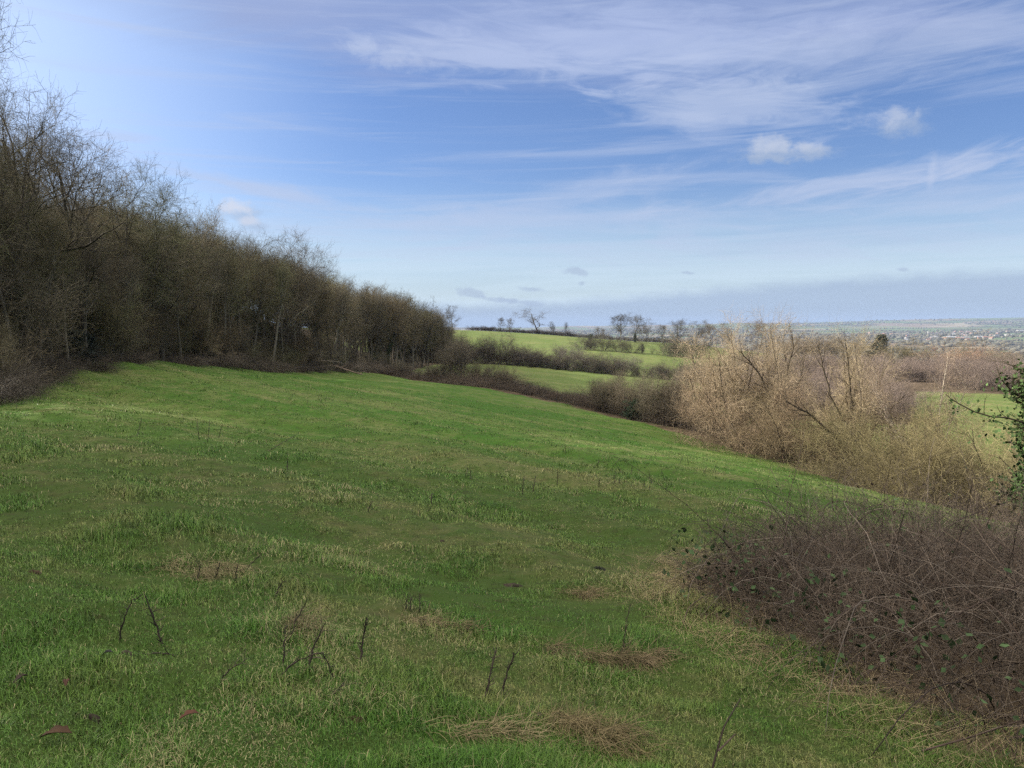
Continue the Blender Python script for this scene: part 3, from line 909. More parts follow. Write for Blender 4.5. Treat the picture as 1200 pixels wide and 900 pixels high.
# ------------------------------------------------------------------ hedge along the bottom of the meadow
HG = np.random.default_rng(8)
GH = "bramble mounds in the hedge below the meadow"
for px in np.concatenate([np.arange(436, 700, 12), np.arange(700, 850, 14), np.arange(850, 1090, 22)]):
    d = float(np.interp(px, [400, 440, 500, 560, 640, 700, 760, 830, 900, 960, 1050, 1130], [119, 129, 121, 113, 98, 86, 75, 68, 60, 54, 46, 38])) + HG.uniform(-.5, 2)
    plant("mound_%d" % HG.integers(0, 3), at(px, d), HG.uniform(0.8, 2.1), "bramble_mound", "dark brown bramble tangle in the hedge along the meadow's lower edge", GH, HG.uniform(1.2, 1.9) if px < 700 else 1.2,
          twig=(0.082, 0.064, 0.047), leaf=(0.035, 0.042, 0.02))
hedge = [  # key, px, depth, top, width, twig, label
    ("hazel_0", 538, 117, 396, 0.9, (0.11, 0.095, 0.07), "tall bare hedge shrub with upright grey stems at the end of the wood"),
    ("hazel_2", 522, 120, 408, 0.9, (0.10, 0.09, 0.065), "bare hedge shrub left of the tallest one by the wood's end"),
    ("thorn_0", 490, 126, 425, 1.3, (0.11, 0.10, 0.08), "grey rounded thorn bush in front of the wood's far trunks"),
    ("thorn_1", 465, 130, 430, 1.3, (0.10, 0.085, 0.065), "low thorn bush at the corner of meadow and wood"),
    ("hazel_1", 588, 108, 428, 1.1, (0.12, 0.10, 0.07), "fan shaped bare hedge shrub in front of the shaded middle field"),
    ("thorn_2", 560, 113, 438, 1.2, (0.10, 0.08, 0.06), "small thorn bush left of the fan shaped hedge shrub"),
    ("thorn_0", 622, 100, 450, 1.2, (0.11, 0.085, 0.065), "low reddish bush right of the fan shaped hedge shrub"),
    ("thorn_1", 655, 93, 458, 1.2, (0.11, 0.08, 0.06), "low brown bush midway along the meadow's lower hedge"),
    ("thorn_2", 680, 88, 462, 1.1, (0.11, 0.08, 0.06), "low brown bush just left of the tall olive hedge shrubs"),
    ("hazel_0", 712, 80, 440, 1.0, (0.115, 0.10, 0.068), "first tall olive brown shrub of the dense clump in the hedge"),
    ("hazel_1", 738, 76, 436, 1.0, (0.12, 0.10, 0.07), "second tall olive brown shrub of the dense hedge clump"),
    ("hazel_2", 762, 73, 438, 1.1, (0.115, 0.105, 0.07), "third tall olive brown shrub of the dense hedge clump"),
    ("hazel_0", 788, 71, 436, 1.1, (0.12, 0.10, 0.072), "fourth tall shrub of the hedge clump beside the pinkish willows"),
    ("hazel_1", 812, 69, 434, 1.0, (0.12, 0.10, 0.075), "tall shrub touching the left side of the pinkish willows"),
    ("holly_low", 742, 73.5, 468, 1.4, None, "low dark green bush at the foot of the olive hedge clump"),
]
for key, px, d, top, wd, tw, lab in hedge:
    p, h = to_top(px, d, top)
    nm = "evergreen_bush" if key.startswith("holly") else "hedge_shrub"
    plant(key, p, h, nm, lab, None if tw is None else "shrubs of the hedge below the meadow", wd, twig=tw or WT[0], leaf=(0.02, 0.035, 0.018))
GX = "thin shrubs standing up out of the meadow hedge"
for px in (452, 474, 508, 556, 572, 700, 725, 751, 775, 800):
    d = float(np.interp(px, [440, 500, 560, 640, 700, 760, 830], [130, 121, 113, 98, 86, 75, 68])) + HG.uniform(0, 3)
    plant("hazel_%d" % HG.integers(0, 3), at(px, d), HG.uniform(2.4, 3.8), "hedge_shrub", "thin bare shrub standing out of the brambles in the meadow's lower hedge", GX, HG.uniform(.8, 1.3), twig=(0.10, 0.088, 0.062))
# willows on the right, catching the sun
PK = (0.33, 0.265, 0.18)
LIMBS = {1002: [([(1014, 556), (988, 522), (955, 490), (922, 470)], -.6, .13), ([(1008, 548), (1000, 505), (996, 450), (990, 402)], -.5, .10), ([(1004, 520), (975, 470), (965, 430), (958, 405)], -.4, .08),
                ([(1012, 540), (1024, 500), (1046, 478), (1062, 462)], -.4, .07)],
         862: [([(874, 528), (868, 480), (856, 440), (842, 412)], -.6, .11), ([(866, 470), (876, 440), (878, 412)], -.5, .07), ([(892, 508), (868, 502), (840, 478), (826, 462)], -1.2, .08)],
         910: [([(914, 528), (908, 478), (890, 438), (868, 412)], -.6, .12), ([(906, 470), (922, 440), (930, 408), (928, 392)], -.5, .08), ([(910, 490), (930, 455), (948, 432)], -.5, .06)]}
wil = [("willow_0", 862, 62, 386, 0.9, PK, "leftmost sunlit pinkish brown willow by the meadow hedge"),
       ("willow_2", 838, 65, 412, 0.8, (0.31, 0.245, 0.165), "small pinkish willow at the left end of the willow group"),
       ("willow_1", 910, 59, 382, 0.85, PK, "tall sunlit pinkish willow second from the left in the group"),
       ("willow_1", 1002, 50, 400, 0.8, (0.31, 0.25, 0.16), "sunlit willow with a dark leaning trunk and fan of stems"),
       ("sallow_0", 880, 58, 450, 1.2, (0.22, 0.165, 0.11), "low bushy willow scrub filling the foot of the left willows"),
       ("sallow_1", 935, 53, 462, 1.1, (0.21, 0.165, 0.10), "low bushy willow scrub between the second and third willows"),
       ("sallow_0", 1034, 47, 478, 1.1, (0.18, 0.155, 0.08), "olive willow scrub at the right foot of the leaning willow"),
       ("sallow_1", 1078, 42, 497, 1.3, (0.15, 0.128, 0.068), "olive yellow willow scrub behind the bramble thicket"),
       ("sallow_0", 1130, 38, 503, 1.3, (0.155, 0.13, 0.066), "olive yellow willow scrub right of its twin behind the bramble thicket"),
       ("sallow_1", 1180, 35, 506, 1.2, (0.15, 0.125, 0.07), "olive yellow scrub at the right edge under the ivy tree"),
       ("sallow_0", 1240, 34, 480, 1.2, (0.20, 0.17, 0.09), "olive scrub partly outside the right edge of the photo")]
for key, px, d, top, wd, tw, lab in wil:
    p, h = to_top(px, d, top)
    if key[0] == 'w': h *= 1.06
    wtree = plant(key, p, h, "willow_tree" if key[0] == "w" else "willow_scrub", lab, None, wd, bark=(0.062, 0.05, 0.037), twig=tw)
    if px in LIMBS:
        ge = Geo()
        for q, dd, r in LIMBS[px]:
            c = np.array([lift(a, b, d + dd) for a, b in q]); t = np.linspace(0, len(c) - 1, 14)
            c = np.stack([np.interp(t, np.arange(len(c)), c[:, i]) for i in range(3)], -1)
            c[1:-1] = (c[:-2] + 2 * c[1:-1] + c[2:]) / 4; c += HG.normal(0, .03, c.shape)
            Rr = np.linspace(r, r * .3, 14)[None]
            ge.tubes(c[None], Rr, 7)
            a1, b1 = spawn(HG, c[None], Rr, 12, .3, 1, .5, .2, 1.3, 6, .06, .1, .5, .3, .008); ge.tubes(a1, b1, 5)
            a2, b2 = spawn(HG, a1, b1, 6, .2, 1, .5, .2, .6, 5, .06, .1, .5, .4, .005); ge.tubes(a2, b2, 3)
        e = wtree
        for v in ge.v: v -= np.array(e.location)
        o = ge.build("limbs", M_BARK, e); o.color = (.055, .043, .03, 1)
        e_s = e.scale.copy(); o.scale = (1 / e_s.x, 1 / e_s.y, 1 / e_s.z); o.rotation_mode = 'XYZ'
        o.matrix_parent_inverse.identity(); e.rotation_euler = (0, 0, 0)
p, h = to_top(1098, 47, 418)
plant("willow_2", p, h, "birch_tree", "pale stemmed leaning tree standing in front of the sunlit grass", None, 0.75, bark=(0.42, 0.36, 0.28), twig=(0.26, 0.2, 0.15), rot=0.4)

# ------------------------------------------------------------------ scrub, fields' hedges and trees beyond
GS = "grey brown scrub bushes in the valley"
SB = np.random.default_rng(9)
for i in range(120):
    px = SB.uniform(860, 1215); d = SB.uniform(88, 235) if px < 1065 else SB.uniform(150, 235)
    p = at(px, d)
    plant("thorn_%d" % SB.integers(0, 3), p, SB.uniform(3.2, 5.6), "scrub_bush", "grey brown bush in the scrub covering the valley behind the willows", GS, SB.uniform(1.2, 1.8), twig=(0.16, 0.125, 0.105))
GM = "bushes of the hedge between the middle and upper field"
for i, px in enumerate(np.concatenate([np.linspace(448, 712, 44), np.linspace(712, 850, 14)])):
    d = float(np.interp(px, [440, 560, 690, 800, 850], [192, 188, 177, 168, 165])) + SB.uniform(-1, 3)
    plant("thorn_%d" % (i % 3), at(px, d), SB.uniform(2.0, 6.4) * (1.15 if px < 640 else 0.95), "field_hedge_bush", "dark bush in the hedge between the shaded middle field and the upper field", GM, SB.uniform(0.8, 1.5), twig=(0.085, 0.072, 0.058))
far = [  # key, px, depth, top, width, twig, label, name
    ("round_0", 530, 372, 358, 1.15, (0.08, 0.072, 0.062), "lone bare tree on the hill's skyline just past the end of the wood", "field_tree"),
    ("round_1", 587, 372, 372, 1.1, (0.085, 0.078, 0.068), "left one of two small bare trees on the hill's skyline", "field_tree"),
    ("round_2", 597, 374, 373, 1.1, (0.085, 0.078, 0.068), "right one of two small bare trees on the hill's skyline", "field_tree"),
    ("sparse", 632, 368, 362, 1.7, (0.10, 0.09, 0.08), "crooked old bare tree leaning on the hill's skyline hedge", "field_tree"),
    ("round_0", 648, 366, 377, 1.2, (0.08, 0.072, 0.062), "small bare tree right of the crooked old tree", "field_tree"),
    ("pole_0", 663, 362, 377, 1.0, (0.08, 0.072, 0.062), "thin bare tree standing apart on the skyline hedge", "field_tree"),
    ("round_1", 727, 318, 368, 1.6, (0.075, 0.068, 0.055), "big bare tree with rounded crown above the middle of the upper field", "field_tree"),
    ("round_2", 743, 322, 370, 1.5, (0.075, 0.068, 0.055), "bare tree grown into the right side of the big rounded one", "field_tree"),
    ("round_0", 760, 330, 378, 1.3, (0.08, 0.072, 0.06), "smaller bare tree right of the big rounded pair", "field_tree"),
    ("round_1", 707, 330, 385, 0.8, (0.085, 0.078, 0.068), "small bare tree left of the big rounded pair", "field_tree"),
    ("round_2", 794, 310, 375, 1.6, (0.08, 0.072, 0.06), "broad bare tree at the left of the group beside the willows", "field_tree"),
    ("round_0", 815, 306, 376, 1.5, (0.085, 0.078, 0.062), "broad bare tree at the right of the group beside the willows", "field_tree"),
    ("round_1", 832, 300, 379, 1.3, (0.12, 0.10, 0.085), "bare tree partly behind the leftmost willow", "field_tree"),
    ("round_2", 700, 322, 383, 1.0, (0.08, 0.072, 0.06), "slight bare tree in the gap left of the big rounded pair, behind the dark evergreen", "field_tree"),
    ("round_1", 776, 312, 380, 1.2, (0.08, 0.072, 0.06), "bare tree in the gap between the rounded pair and the broad group", "field_tree"),
    ("round_0", 852, 296, 379, 1.3, (0.085, 0.075, 0.06), "bare tree top showing above the leftmost willows", "field_tree"),
    ("thorn_0", 683, 262, 393, 1.0, (0.10, 0.095, 0.06), "greyish green thorn tree at the left of the row in the upper field", "thorn_tree"),
    ("thorn_1", 695, 260, 392, 1.0, (0.10, 0.095, 0.06), "greyish green thorn tree second in the row in the upper field", "thorn_tree"),
    ("thorn_2", 707, 258, 394, 1.0, (0.10, 0.095, 0.06), "greyish green thorn tree third in the row in the upper field", "thorn_tree"),
    ("thorn_1", 726, 255, 395, 1.0, (0.10, 0.095, 0.06), "thorn tree below the big rounded bare tree", "thorn_tree"),
    ("thorn_0", 741, 253, 395, 1.0, (0.10, 0.095, 0.06), "thorn tree beside the dark ivy covered bush in the upper field", "thorn_tree"),
    ("thorn_2", 781, 248, 397, 1.0, (0.085, 0.08, 0.055), "thorn tree at the left of the row below the broad trees", "thorn_tree"),
    ("thorn_0", 793, 247, 396, 1.0, (0.085, 0.078, 0.055), "middle thorn tree of the row below the broad trees", "thorn_tree"),
    ("thorn_1", 805, 245, 395, 1.0, (0.085, 0.078, 0.055), "thorn tree at the right of the row below the broad trees", "thorn_tree"),
    ("thorn_2", 817, 243, 397, 1.0, (0.085, 0.078, 0.055), "thorn tree next to the willows below the broad trees", "thorn_tree"),
    ("thorn_1", 657, 222, 405, 1.1, (0.11, 0.10, 0.08), "dark spreading bush at the left in the upper field", "field_bush"),
    ("thorn_0", 671, 218, 404, 1.2, (0.10, 0.095, 0.075), "dark spreading bush at the right in the upper field", "field_bush"),
    ("thorn_2", 686, 205, 417, 1.5, (0.16, 0.14, 0.115), "pale grey low bush on the slope under the dark spreading bushes", "field_bush"),
    ("thorn_0", 733, 200, 414, 1.0, (0.15, 0.14, 0.105), "single round bush alone in the sunlit grass", "field_bush"),
    ("round_2", 886, 250, 376, 1.4, (0.16, 0.12, 0.085), "domed brown tree rising behind the tallest willows", "field_tree"),
    ("thorn_0", 930, 300, 396, 1.9, (0.19, 0.145, 0.10), "tan rounded bush at the left of the far hedge behind the willows", "far_bush"),
    ("thorn_1", 950, 310, 394, 1.9, (0.19, 0.15, 0.10), "tan rounded bush second along the far hedge behind the willows", "far_bush"),
    ("thorn_2", 975, 315, 394, 1.9, (0.19, 0.15, 0.10), "tan rounded bush third along the far hedge behind the willows", "far_bush"),
    ("round_0", 1008, 330, 391, 1.5, (0.17, 0.15, 0.11), "wide pale bare tree left of the dark conifer", "field_tree"),
    ("thorn_0", 1095, 290, 395, 2.0, (0.20, 0.165, 0.10), "broad domed tan bush right of the conifer", "far_bush"),
    ("thorn_1", 1140, 270, 404, 2.0, (0.23, 0.15, 0.105), "broad pinkish bush right of the domed tan one", "far_bush"),
    ("thorn_2", 1170, 255, 412, 1.7, (0.17, 0.14, 0.10), "brown bush near the right edge below the far village", "far_bush"),
    ("thorn_0", 1198, 240, 408, 1.7, (0.17, 0.14, 0.10), "brown bush at the photo's right edge below the plain", "far_bush"),
    ("holly", 692, 270, 392, 1.2, None, "dark evergreen bush showing above the thorn tree row", "evergreen_bush"),
    ("holly", 753, 256, 403, 0.8, None, "upright dark ivy covered bush at the end of the thorn row", "evergreen_bush"),
    ("holly", 744, 316, 391, 0.8, None, "dark evergreen bush at the foot of the big rounded bare trees", "evergreen_bush"),
    ("conifer", 1029, 335, 392, 1.25, None, "dark green conifer standing alone above the far hedge", "conifer"),
    ("holly", 1018, 320, 411, 1.6, None, "dark rounded bush at the left foot of the conifer", "evergreen_bush"),
    ("holly", 1043, 318, 413, 1.5, None, "dark rounded bush at the right foot of the conifer", "evergreen_bush"),
    ("holly", 1062, 315, 409, 1.6, None, "dark round topped bush between the conifer and the domed tan bush", "evergreen_bush"),
]
for key, px, d, top, wd, tw, lab, nm in far:
    p, h = to_top(px, d, top)
    plant(key, p, max(h, 1.2), nm, lab, None, wd, twig=tw or WT[0], bark=(0.09, 0.08, 0.065), leaf=(0.022, 0.032, 0.02))
GT = "low dark bushes of the hedge on the hill's skyline"
for px in np.concatenate([np.linspace(552, 672, 34), np.linspace(672, 800, 22)]):
    plant("thorn_%d" % SB.integers(0, 3), at(px, 374 - (px - 552) * .16), SB.uniform(1.4, 2.6), "skyline_hedge_bush", "low dark bush in the hedge along the top of the far hill", GT, SB.uniform(1.4, 2.0), twig=(0.06, 0.05, 0.045))

# ------------------------------------------------------------------ grass of the meadow
def build_grass():
    g = np.random.default_rng(3)
    n = 1050000
    az = np.radians(g.uniform(-50, 50, n))
    r = np.exp(np.log(1.7) + (np.log(75) - np.log(1.7)) * g.uniform(0, 1, n) ** 1.2)
    # gather some blades into tufts
    x, y = np.sin(az) * r, np.cos(az) * r
    ok = (edge_x(y) < x - 0.5) & (bramble_field(x, y) < 0.35)
    ok &= dist_line(x, y, HEDGE) > 1.0
    dens = fbm(x / 0.5, y / 0.5, 51, 2) * .6 + fbm(x / 2.2, y / 2.2, 53, 2) * .4
    ok &= g.uniform(0, 1, n) < sstep(0.28, 0.52, dens) * 0.92 + 0.08
    x, y, r = x[ok], y[ok], r[ok]; n = len(x)
    z = gz(x, y)
    tuft = fbm(x / 0.55, y / 0.55, 41, 2); pat = fbm(x / 3.1, y / 3.1, 43)
    pd = fbm(x / 1.3, y / 1.3, 47, 3)
    h = (0.026 + 0.056 * sstep(0.4, 0.85, tuft) + 0.016 * pat + 0.075 * sstep(0.60, 0.80, fbm(x / 0.8 + 7, y / 0.8, 57, 2))) * g.uniform(0.5, 1.25, n)
    dry = (g.uniform(0, 1, n) < 0.05 + 0.36 * sstep(0.56, 0.76, pd)).astype(float)
    dry *= g.uniform(0.45, 1, n)
    h = np.where(dry > 0, h * g.uniform(.7, 1.5, n), h)
    w = np.maximum(g.uniform(0.0020, 0.0038, n), 0.00055 * r)
    a = g.uniform(0, 6.28, n)
    d = np.stack([np.cos(a), np.sin(a), np.zeros(n)], -1)
    sd = np.stack([-np.sin(a), np.cos(a), np.zeros(n)], -1)
    lean = np.clip(np.abs(g.normal(0.65, 0.4, n)) + dry * 0.5, 0, 1.5)[:, None]
    hh = h[:, None]
    p = np.stack([x, y, z - 0.01], -1)
    up = np.array([0, 0, 1.0])
    m = p + hh * 0.6 * (up * np.cos(lean * 0.6) + d * np.sin(lean * 0.6))
    t = m + hh * 0.5 * (up * np.cos(lean * 1.7) + d * np.sin(lean * 1.7))
    ww = w[:, None] * 0.5
    V = np.stack([p - sd * ww, p + sd * ww, m + sd * ww * .8, m - sd * ww * .8, t], 1).reshape(-1, 3)
    i = np.arange(n)[:, None] * 5
    me = mesh_np("grass", V, i + np.array([0, 1, 2, 3]), i + np.array([3, 2, 4]))
    for nm, v in (("tone", g.uniform(0, 1, n)), ("dry", dry)):
        at_ = me.attributes.new(nm, 'FLOAT', 'POINT'); at_.data.foreach_set("value", np.repeat(v, 5).astype(np.float32))
    tag(link("grass", me, M_BLADE), "short winter grass mixed with dry blades covering the meadow", "grass", kind="stuff")


build_grass()


# ------------------------------------------------------------------ bramble thicket at the right
def arcs(g, p, d, L, k, droop, wob):
    out = [p]
    for j in range(k - 1):
        d = norm(d + g.normal(0, wob, d.shape) - np.array([0, 0, 1]) * (droop[:, None] if np.ndim(droop) else droop))
        out.append(out[-1] + d * (L / (k - 1))[:, None])
    return np.stack(out, 1)


def build_thicket():
    g = np.random.default_rng(14)
    root = bpy.data.objects.new("bramble_thicket", None); COL.objects.link(root)
    c0 = np.array([5.5, 7.5, G(5.5, 7.5)]); root.location = c0
    tag(root, "large tangled heap of bare brown bramble canes on the grass in the right foreground", "brambles")

    def scatter(n, lo, hi=9, near=False):
        x = g.uniform(0.5, 15.5, n * 8); y = g.uniform(1.5, 13, n * 8)
        f = bramble_field(x, y)
        # visible part first: thin out far from the lens side
        k = (f > lo) & (f < hi) & (g.uniform(0, 1, len(x)) < np.clip(1.5 - np.hypot(x - 4, y - 6) / 9, .15, 1))
        if near: k &= (y < 8.2 - 0.45 * x + 2.2)
        x, y, f = x[k][:n], y[k][:n], f[k][:n]
        return np.stack([x, y, gz(x, y) - 0.03], -1), f

    dead, fine, lv, stw = Geo(), Geo(), Geo(), Geo()
    # canes
    p, f = scatter(9500, 0.12)
    n = len(p); hs = 0.42 + 0.85 * sstep(-0.1, 1.6, f)
    a = g.uniform(0, 6.28, n)
    d = norm(np.stack([np.cos(a) * .55, np.sin(a) * .55, g.uniform(.5, 1.6, n)], -1))
    L = hs * g.uniform(0.75, 1.35, n)
    P = arcs(g, p, d, L, 9, g.uniform(0.03, 0.26, n), 0.10)
    R = (.0018 + .0042 * g.uniform(0, 1, n) ** 2)[:, None] * np.linspace(1, .45, 9)[None]
    dead.tubes(P, R, 4)
    P2, R2 = spawn(g, P, R, 4, 0.12, 1, 0.75, 0.3, 0.36, 5, -0.03, 0.2, 0.65, 0.5, 0.0016)
    fine.tubes(P2, R2, 3)
    P3, R3 = spawn(g, P2, R2, 2, 0.1, 1, 0.8, 0.3, 0.13, 3, -0.02, 0.2, 0.7, 0.5, 0.0012)
    fine.tubes(P3, R3, 3)
    # long arching canes looping over the top
    arch = Geo()
    p, f = scatter(420, 0.55)
    n = len(p); a = g.uniform(0, 6.28, n)
    d = norm(np.stack([np.cos(a) * .5, np.sin(a) * .5, g.uniform(.9, 1.6, n)], -1))
    Pa = arcs(g, p, d, g.uniform(1.3, 2.3, n), 14, g.uniform(.14, .30, n), 0.09)
    Ra = g.uniform(.003, .0065, n)[:, None] * np.linspace(1, .35, 14)[None]
    arch.tubes(Pa, Ra, 5)
    P4, R4 = spawn(g, Pa, Ra, 5, 0.3, 1, 0.7, 0.2, 0.4, 5, -0.08, 0.15, 0.6, 0.4, 0.0015)
    arch.tubes(P4, R4, 3)
    # weathered grey canes lying over the heap
    grey = Geo()
    p, f = scatter(1100, 0.25)
    n = len(p); a = g.uniform(0, 6.28, n)
    d = norm(np.stack([np.cos(a) * .8, np.sin(a) * .8, g.uniform(.6, 1.5, n)], -1))
    Pg = arcs(g, p + np.array([0, 0, 1.0]) * g.uniform(.1, .6, n)[:, None], d, g.uniform(.7, 1.7, n), 10, g.uniform(.10, .35, n), 0.12)
    grey.tubes(Pg, g.uniform(.0016, .0038, n)[:, None] * np.linspace(1, .45, 10)[None], 4)
    # a few canes picked out in the photograph: (photo pixels, depth)
    for q in ([(1215, 676, 4.6), (1130, 715, 4.7), (1060, 760, 4.75), (996, 803, 4.8)], [(1080, 880, 3.9), (1130, 866, 3.9), (1180, 850, 3.8), (1215, 838, 3.7)],
              [(800, 735, 6.3), (806, 712, 6.4), (830, 695, 6.6), (862, 688, 6.8), (900, 672, 7.0)], [(965, 612, 9.5), (966, 592, 9.5), (985, 586, 9.4), (1010, 592, 9.3), (1040, 612, 9.2)],
              [(990, 604, 9.0), (1030, 590, 9), (1065, 600, 8.9), (1080, 630, 8.8)], [(1045, 700, 6), (1075, 655, 6.1), (1120, 610, 6.2), (1175, 590, 6.4)], [(880, 655, 9), (860, 640, 9.2), (842, 628, 9.4), (826, 640, 9.4)],
              [(835, 900, 3.45), (848, 852, 3.5), (868, 818, 3.7)], [(842, 880, 3.5), (862, 860, 3.55)]):
        c = np.array([lift(*v) for v in q])
        t = np.linspace(0, len(c) - 1, 16)
        cc = np.stack([np.interp(t, np.arange(len(c)), c[:, i]) for i in range(3)], -1)
        cc[1:-1] = (cc[:-2] + cc[1:-1] * 2 + cc[2:]) / 4
        arch.tubes(cc[None], np.linspace(.0055, .0028, 16)[None], 5)
    # upright dead stems
    p, f = scatter(700, -0.1)
    n = len(p); a = g.uniform(0, 6.28, n)
    d = norm(np.stack([np.cos(a) * .3, np.sin(a) * .3, np.ones(n)], -1))
    Pu = arcs(g, p, d, g.uniform(.3, .85, n), 9, np.full(n, .03), .10)
    dead.tubes(Pu[:, :], g.uniform(.0013, .003, n)[:, None] * np.linspace(1, .5, 9)[None], 4)
    # leaves: sparse, more on the left rim
    q = P2.reshape(-1, 3)
    q = q[g.integers(0, len(q), 900)]
    p, f = scatter(3000, -0.12, 0.8)
    p = p[p[:, 0] < 2.9][:700]; k_ = len(p); p = p + np.stack([g.normal(0, .1, k_), g.normal(0, .1, k_), g.uniform(.05, .65, k_)], -1)
    q2 = Pa[:, 6:].reshape(-1, 3)
    lv.leaves(np.concatenate([q[:420], p, q2[g.integers(0, len(q2), 160)]]), 0.055, g, aspect=0.7)
    dl = Geo(); q = P.reshape(-1, 3); dl.leaves(q[g.integers(0, len(q), 5200)] + g.normal(0, .03, (5200, 3)), 0.042, g, aspect=0.55)
    # skirt of bleached grass and fallen canes on the near side
    p, f = scatter(15000, -0.6, 0.5, True)
    n = len(p); a = g.uniform(0, 6.28, n)
    d = norm(np.stack([np.cos(a), np.sin(a), g.uniform(.15, 1.3, n)], -1))
    Ps = arcs(g, p, d, g.uniform(.12, .5, n), 5, g.uniform(.1, .45, n), .15)
    stw.tubes(Ps, np.full((n, 1), .0014) * np.linspace(1, .5, 5)[None], 3)
    for nm, geo, mat, col in (("dead_canes", dead, M_CANE, (0.094, 0.071, 0.053)), ("fine_twigs", fine, M_CANE, (0.096, 0.076, 0.058)), ("arching_canes", arch, M_CANE, (0.046, 0.032, 0.025)),
                              ("grey_canes", grey, M_CANE, (0.155, 0.128, 0.104)), ("dead_leaves", dl, M_LEAF, (0.062, 0.042, 0.028)), ("leaves", lv, M_LEAF, (0.036, 0.062, 0.024)), ("dead_grass", stw, M_STRAW, (0.27, 0.215, 0.125))):
        o = geo.build(nm, mat); o.color = (*col, 1)
        o.parent = root; o.matrix_parent_inverse.identity(); o.location = -c0


build_thicket()


# ------------------------------------------------------------------ small things lying and standing in the grass
def place_geo(name, geo, base, mat, col, label, cat, group=None):
    for v in geo.v: v -= base
    o = geo.build(name, mat); o.location = base; o.color = (*col, 1)
    return tag(o, label, cat, group)


def stalk(px_pts, label, group=None, r=0.005, twig=True, seed=0, col=(0.045, 0.035, 0.026)):
    g = np.random.default_rng(seed + 500)
    b = hit(*px_pts[0])
    c = [b - np.array([0, 0, .05])]
    for px, py in px_pts[1:]:
        c.append(lift(px, py, b[1] + g.normal(0, .02) * b[1] * .15))
    c = np.array(c)
    k = max(10, 4 * len(c)); t = np.linspace(0, len(c) - 1, k)
    cc = np.stack([np.interp(t, np.arange(len(c)), c[:, i]) for i in range(3)], -1)
    cc += g.normal(0, .0035, cc.shape)
    ge = Geo()
    R = np.linspace(r, r * .55, k)[None]
    R = R * g.uniform(.8, 1.35, R.shape)
    ge.tubes(cc[None], R, 5)
    if twig:
        P, Q = spawn(g, cc[None], R, 13, .1, 1, .7, .3, .06, 4, 0.05, .25, .6, .5, .0014)
        ge.tubes(P, Q, 3)
    return place_geo("dead_stalk", ge, b, M_CANE, col, label, "dead stalk", group)


ST = [([(193, 757), (186, 740), (178, 722), (170, 697)], "thick dark stalk leaning left, right half of the upside down V in the grass"),
      ([(136, 750), (145, 728), (155, 703), (167, 696)], "thin bent stalk, left half of the upside down V in the grass"),
      ([(331, 780), (333, 760), (334, 737)], "short upright dark stalk in the clump of dead stems left of centre"),
      ([(336, 752), (346, 730), (358, 708)], "dark stalk leaning right at the back of the clump of dead stems"),
      ([(358, 783), (368, 757), (381, 730)], "dark leaning stalk at the right side of the clump of dead stems"),
      ([(317, 793), (345, 776), (378, 764), (391, 792)], "broken stalk folded over in front of the clump of dead stems"),
      ([(246, 802), (266, 788), (290, 772)], "fallen thin twig lying left of the clump of dead stems"),
      ([(381, 822), (392, 812), (401, 802)], "short dark stick poking out right of the broken folded stalk"),
      ([(421, 776), (425, 752), (429, 725)], "single upright dark stalk standing right of the clump of dead stems"),
      ([(567, 818), (574, 790), (582, 760)], "left stalk of the pair standing in the grass near the bottom centre"),
      ([(586, 815), (594, 790), (603, 765)], "right stalk of the pair standing in the grass near the bottom centre"),
      ([(727, 770), (733, 740), (738, 708)], "tall thin stalk rising behind the mound of flattened dead grass"),
      ([(400, 803), (420, 812), (441, 826)], "dark stick lying flat right of the broken folded stalk"),
      ([(235, 768), (200, 766), (160, 766)], "long straight twig lying in the grass under the upside down V"),
      ([(320, 702), (326, 691), (332, 680)], "small dark stalk leaning right behind the clump of dead stems"),
      ([(474, 717), (476, 708), (478, 699)], "leftmost of three tiny stumps of stalk in the middle of the grass"),
      ([(480, 717), (481, 708), (482, 699)], "middle one of three tiny stumps of stalk in the middle of the grass"),
      ([(491, 718), (492, 708), (492, 697)], "rightmost of three tiny stumps of stalk in the middle of the grass"),
      ([(68, 680), (76, 688), (86, 697)], "thin twig lying in the grass left of the upside down V"),
      ([(448, 663), (442, 670), (434, 678)], "thin grey twig lying behind the single upright stalk"),
      ([(230, 681), (232, 672), (235, 662)], "leftmost of four short stubs beside the pale dead grass"),
      ([(251, 680), (254, 671), (258, 661)], "second from the left of four short stubs beside the pale dead grass"),
      ([(274, 682), (277, 672), (279, 661)], "third from the left of four short stubs beside the pale dead grass"),
      ([(284, 672), (294, 660), (305, 651)], "rightmost and longest of four stubs beside the pale dead grass")]
for i, (q, lab) in enumerate(ST):
    y = q[0][1]
    stalk(q, lab, r=0.0065 if i in (0, 4, 8, 9, 10) else 0.0045, seed=i)
GF = "distant thin stalks dotted over the meadow"
FS = [(160, 513, 166, 489), (234, 516, 231, 493), (243, 519, 246, 492), (256, 513, 260, 499), (312, 529, 348, 509), (337, 551, 337, 536), (612, 580, 614, 557), (624, 577, 628, 557), (653, 569, 654, 549),
      (505, 591, 506, 578), (663, 532, 662, 521), (545, 560, 548, 549), (552, 563, 551, 551), (700, 548, 702, 538), (722, 560, 722, 549), (740, 556, 741, 546), (372, 470, 374, 461), (360, 474, 361, 465), (760, 575, 764, 562), (430, 600, 436, 588)]
g_ = np.random.default_rng(66)
FS += [(px + g_.normal(0, 2), py, px + g_.normal(0, 3), py - h) for px, py, h in zip(g_.uniform(330, 440, 10), g_.uniform(466, 486, 10), g_.uniform(5, 9, 10))]
FS += [(px + g_.normal(0, 2), py, px + g_.normal(0, 3), py - h) for px, py, h in zip(g_.uniform(700, 840, 14), g_.uniform(535, 575, 14), g_.uniform(6, 12, 14))]
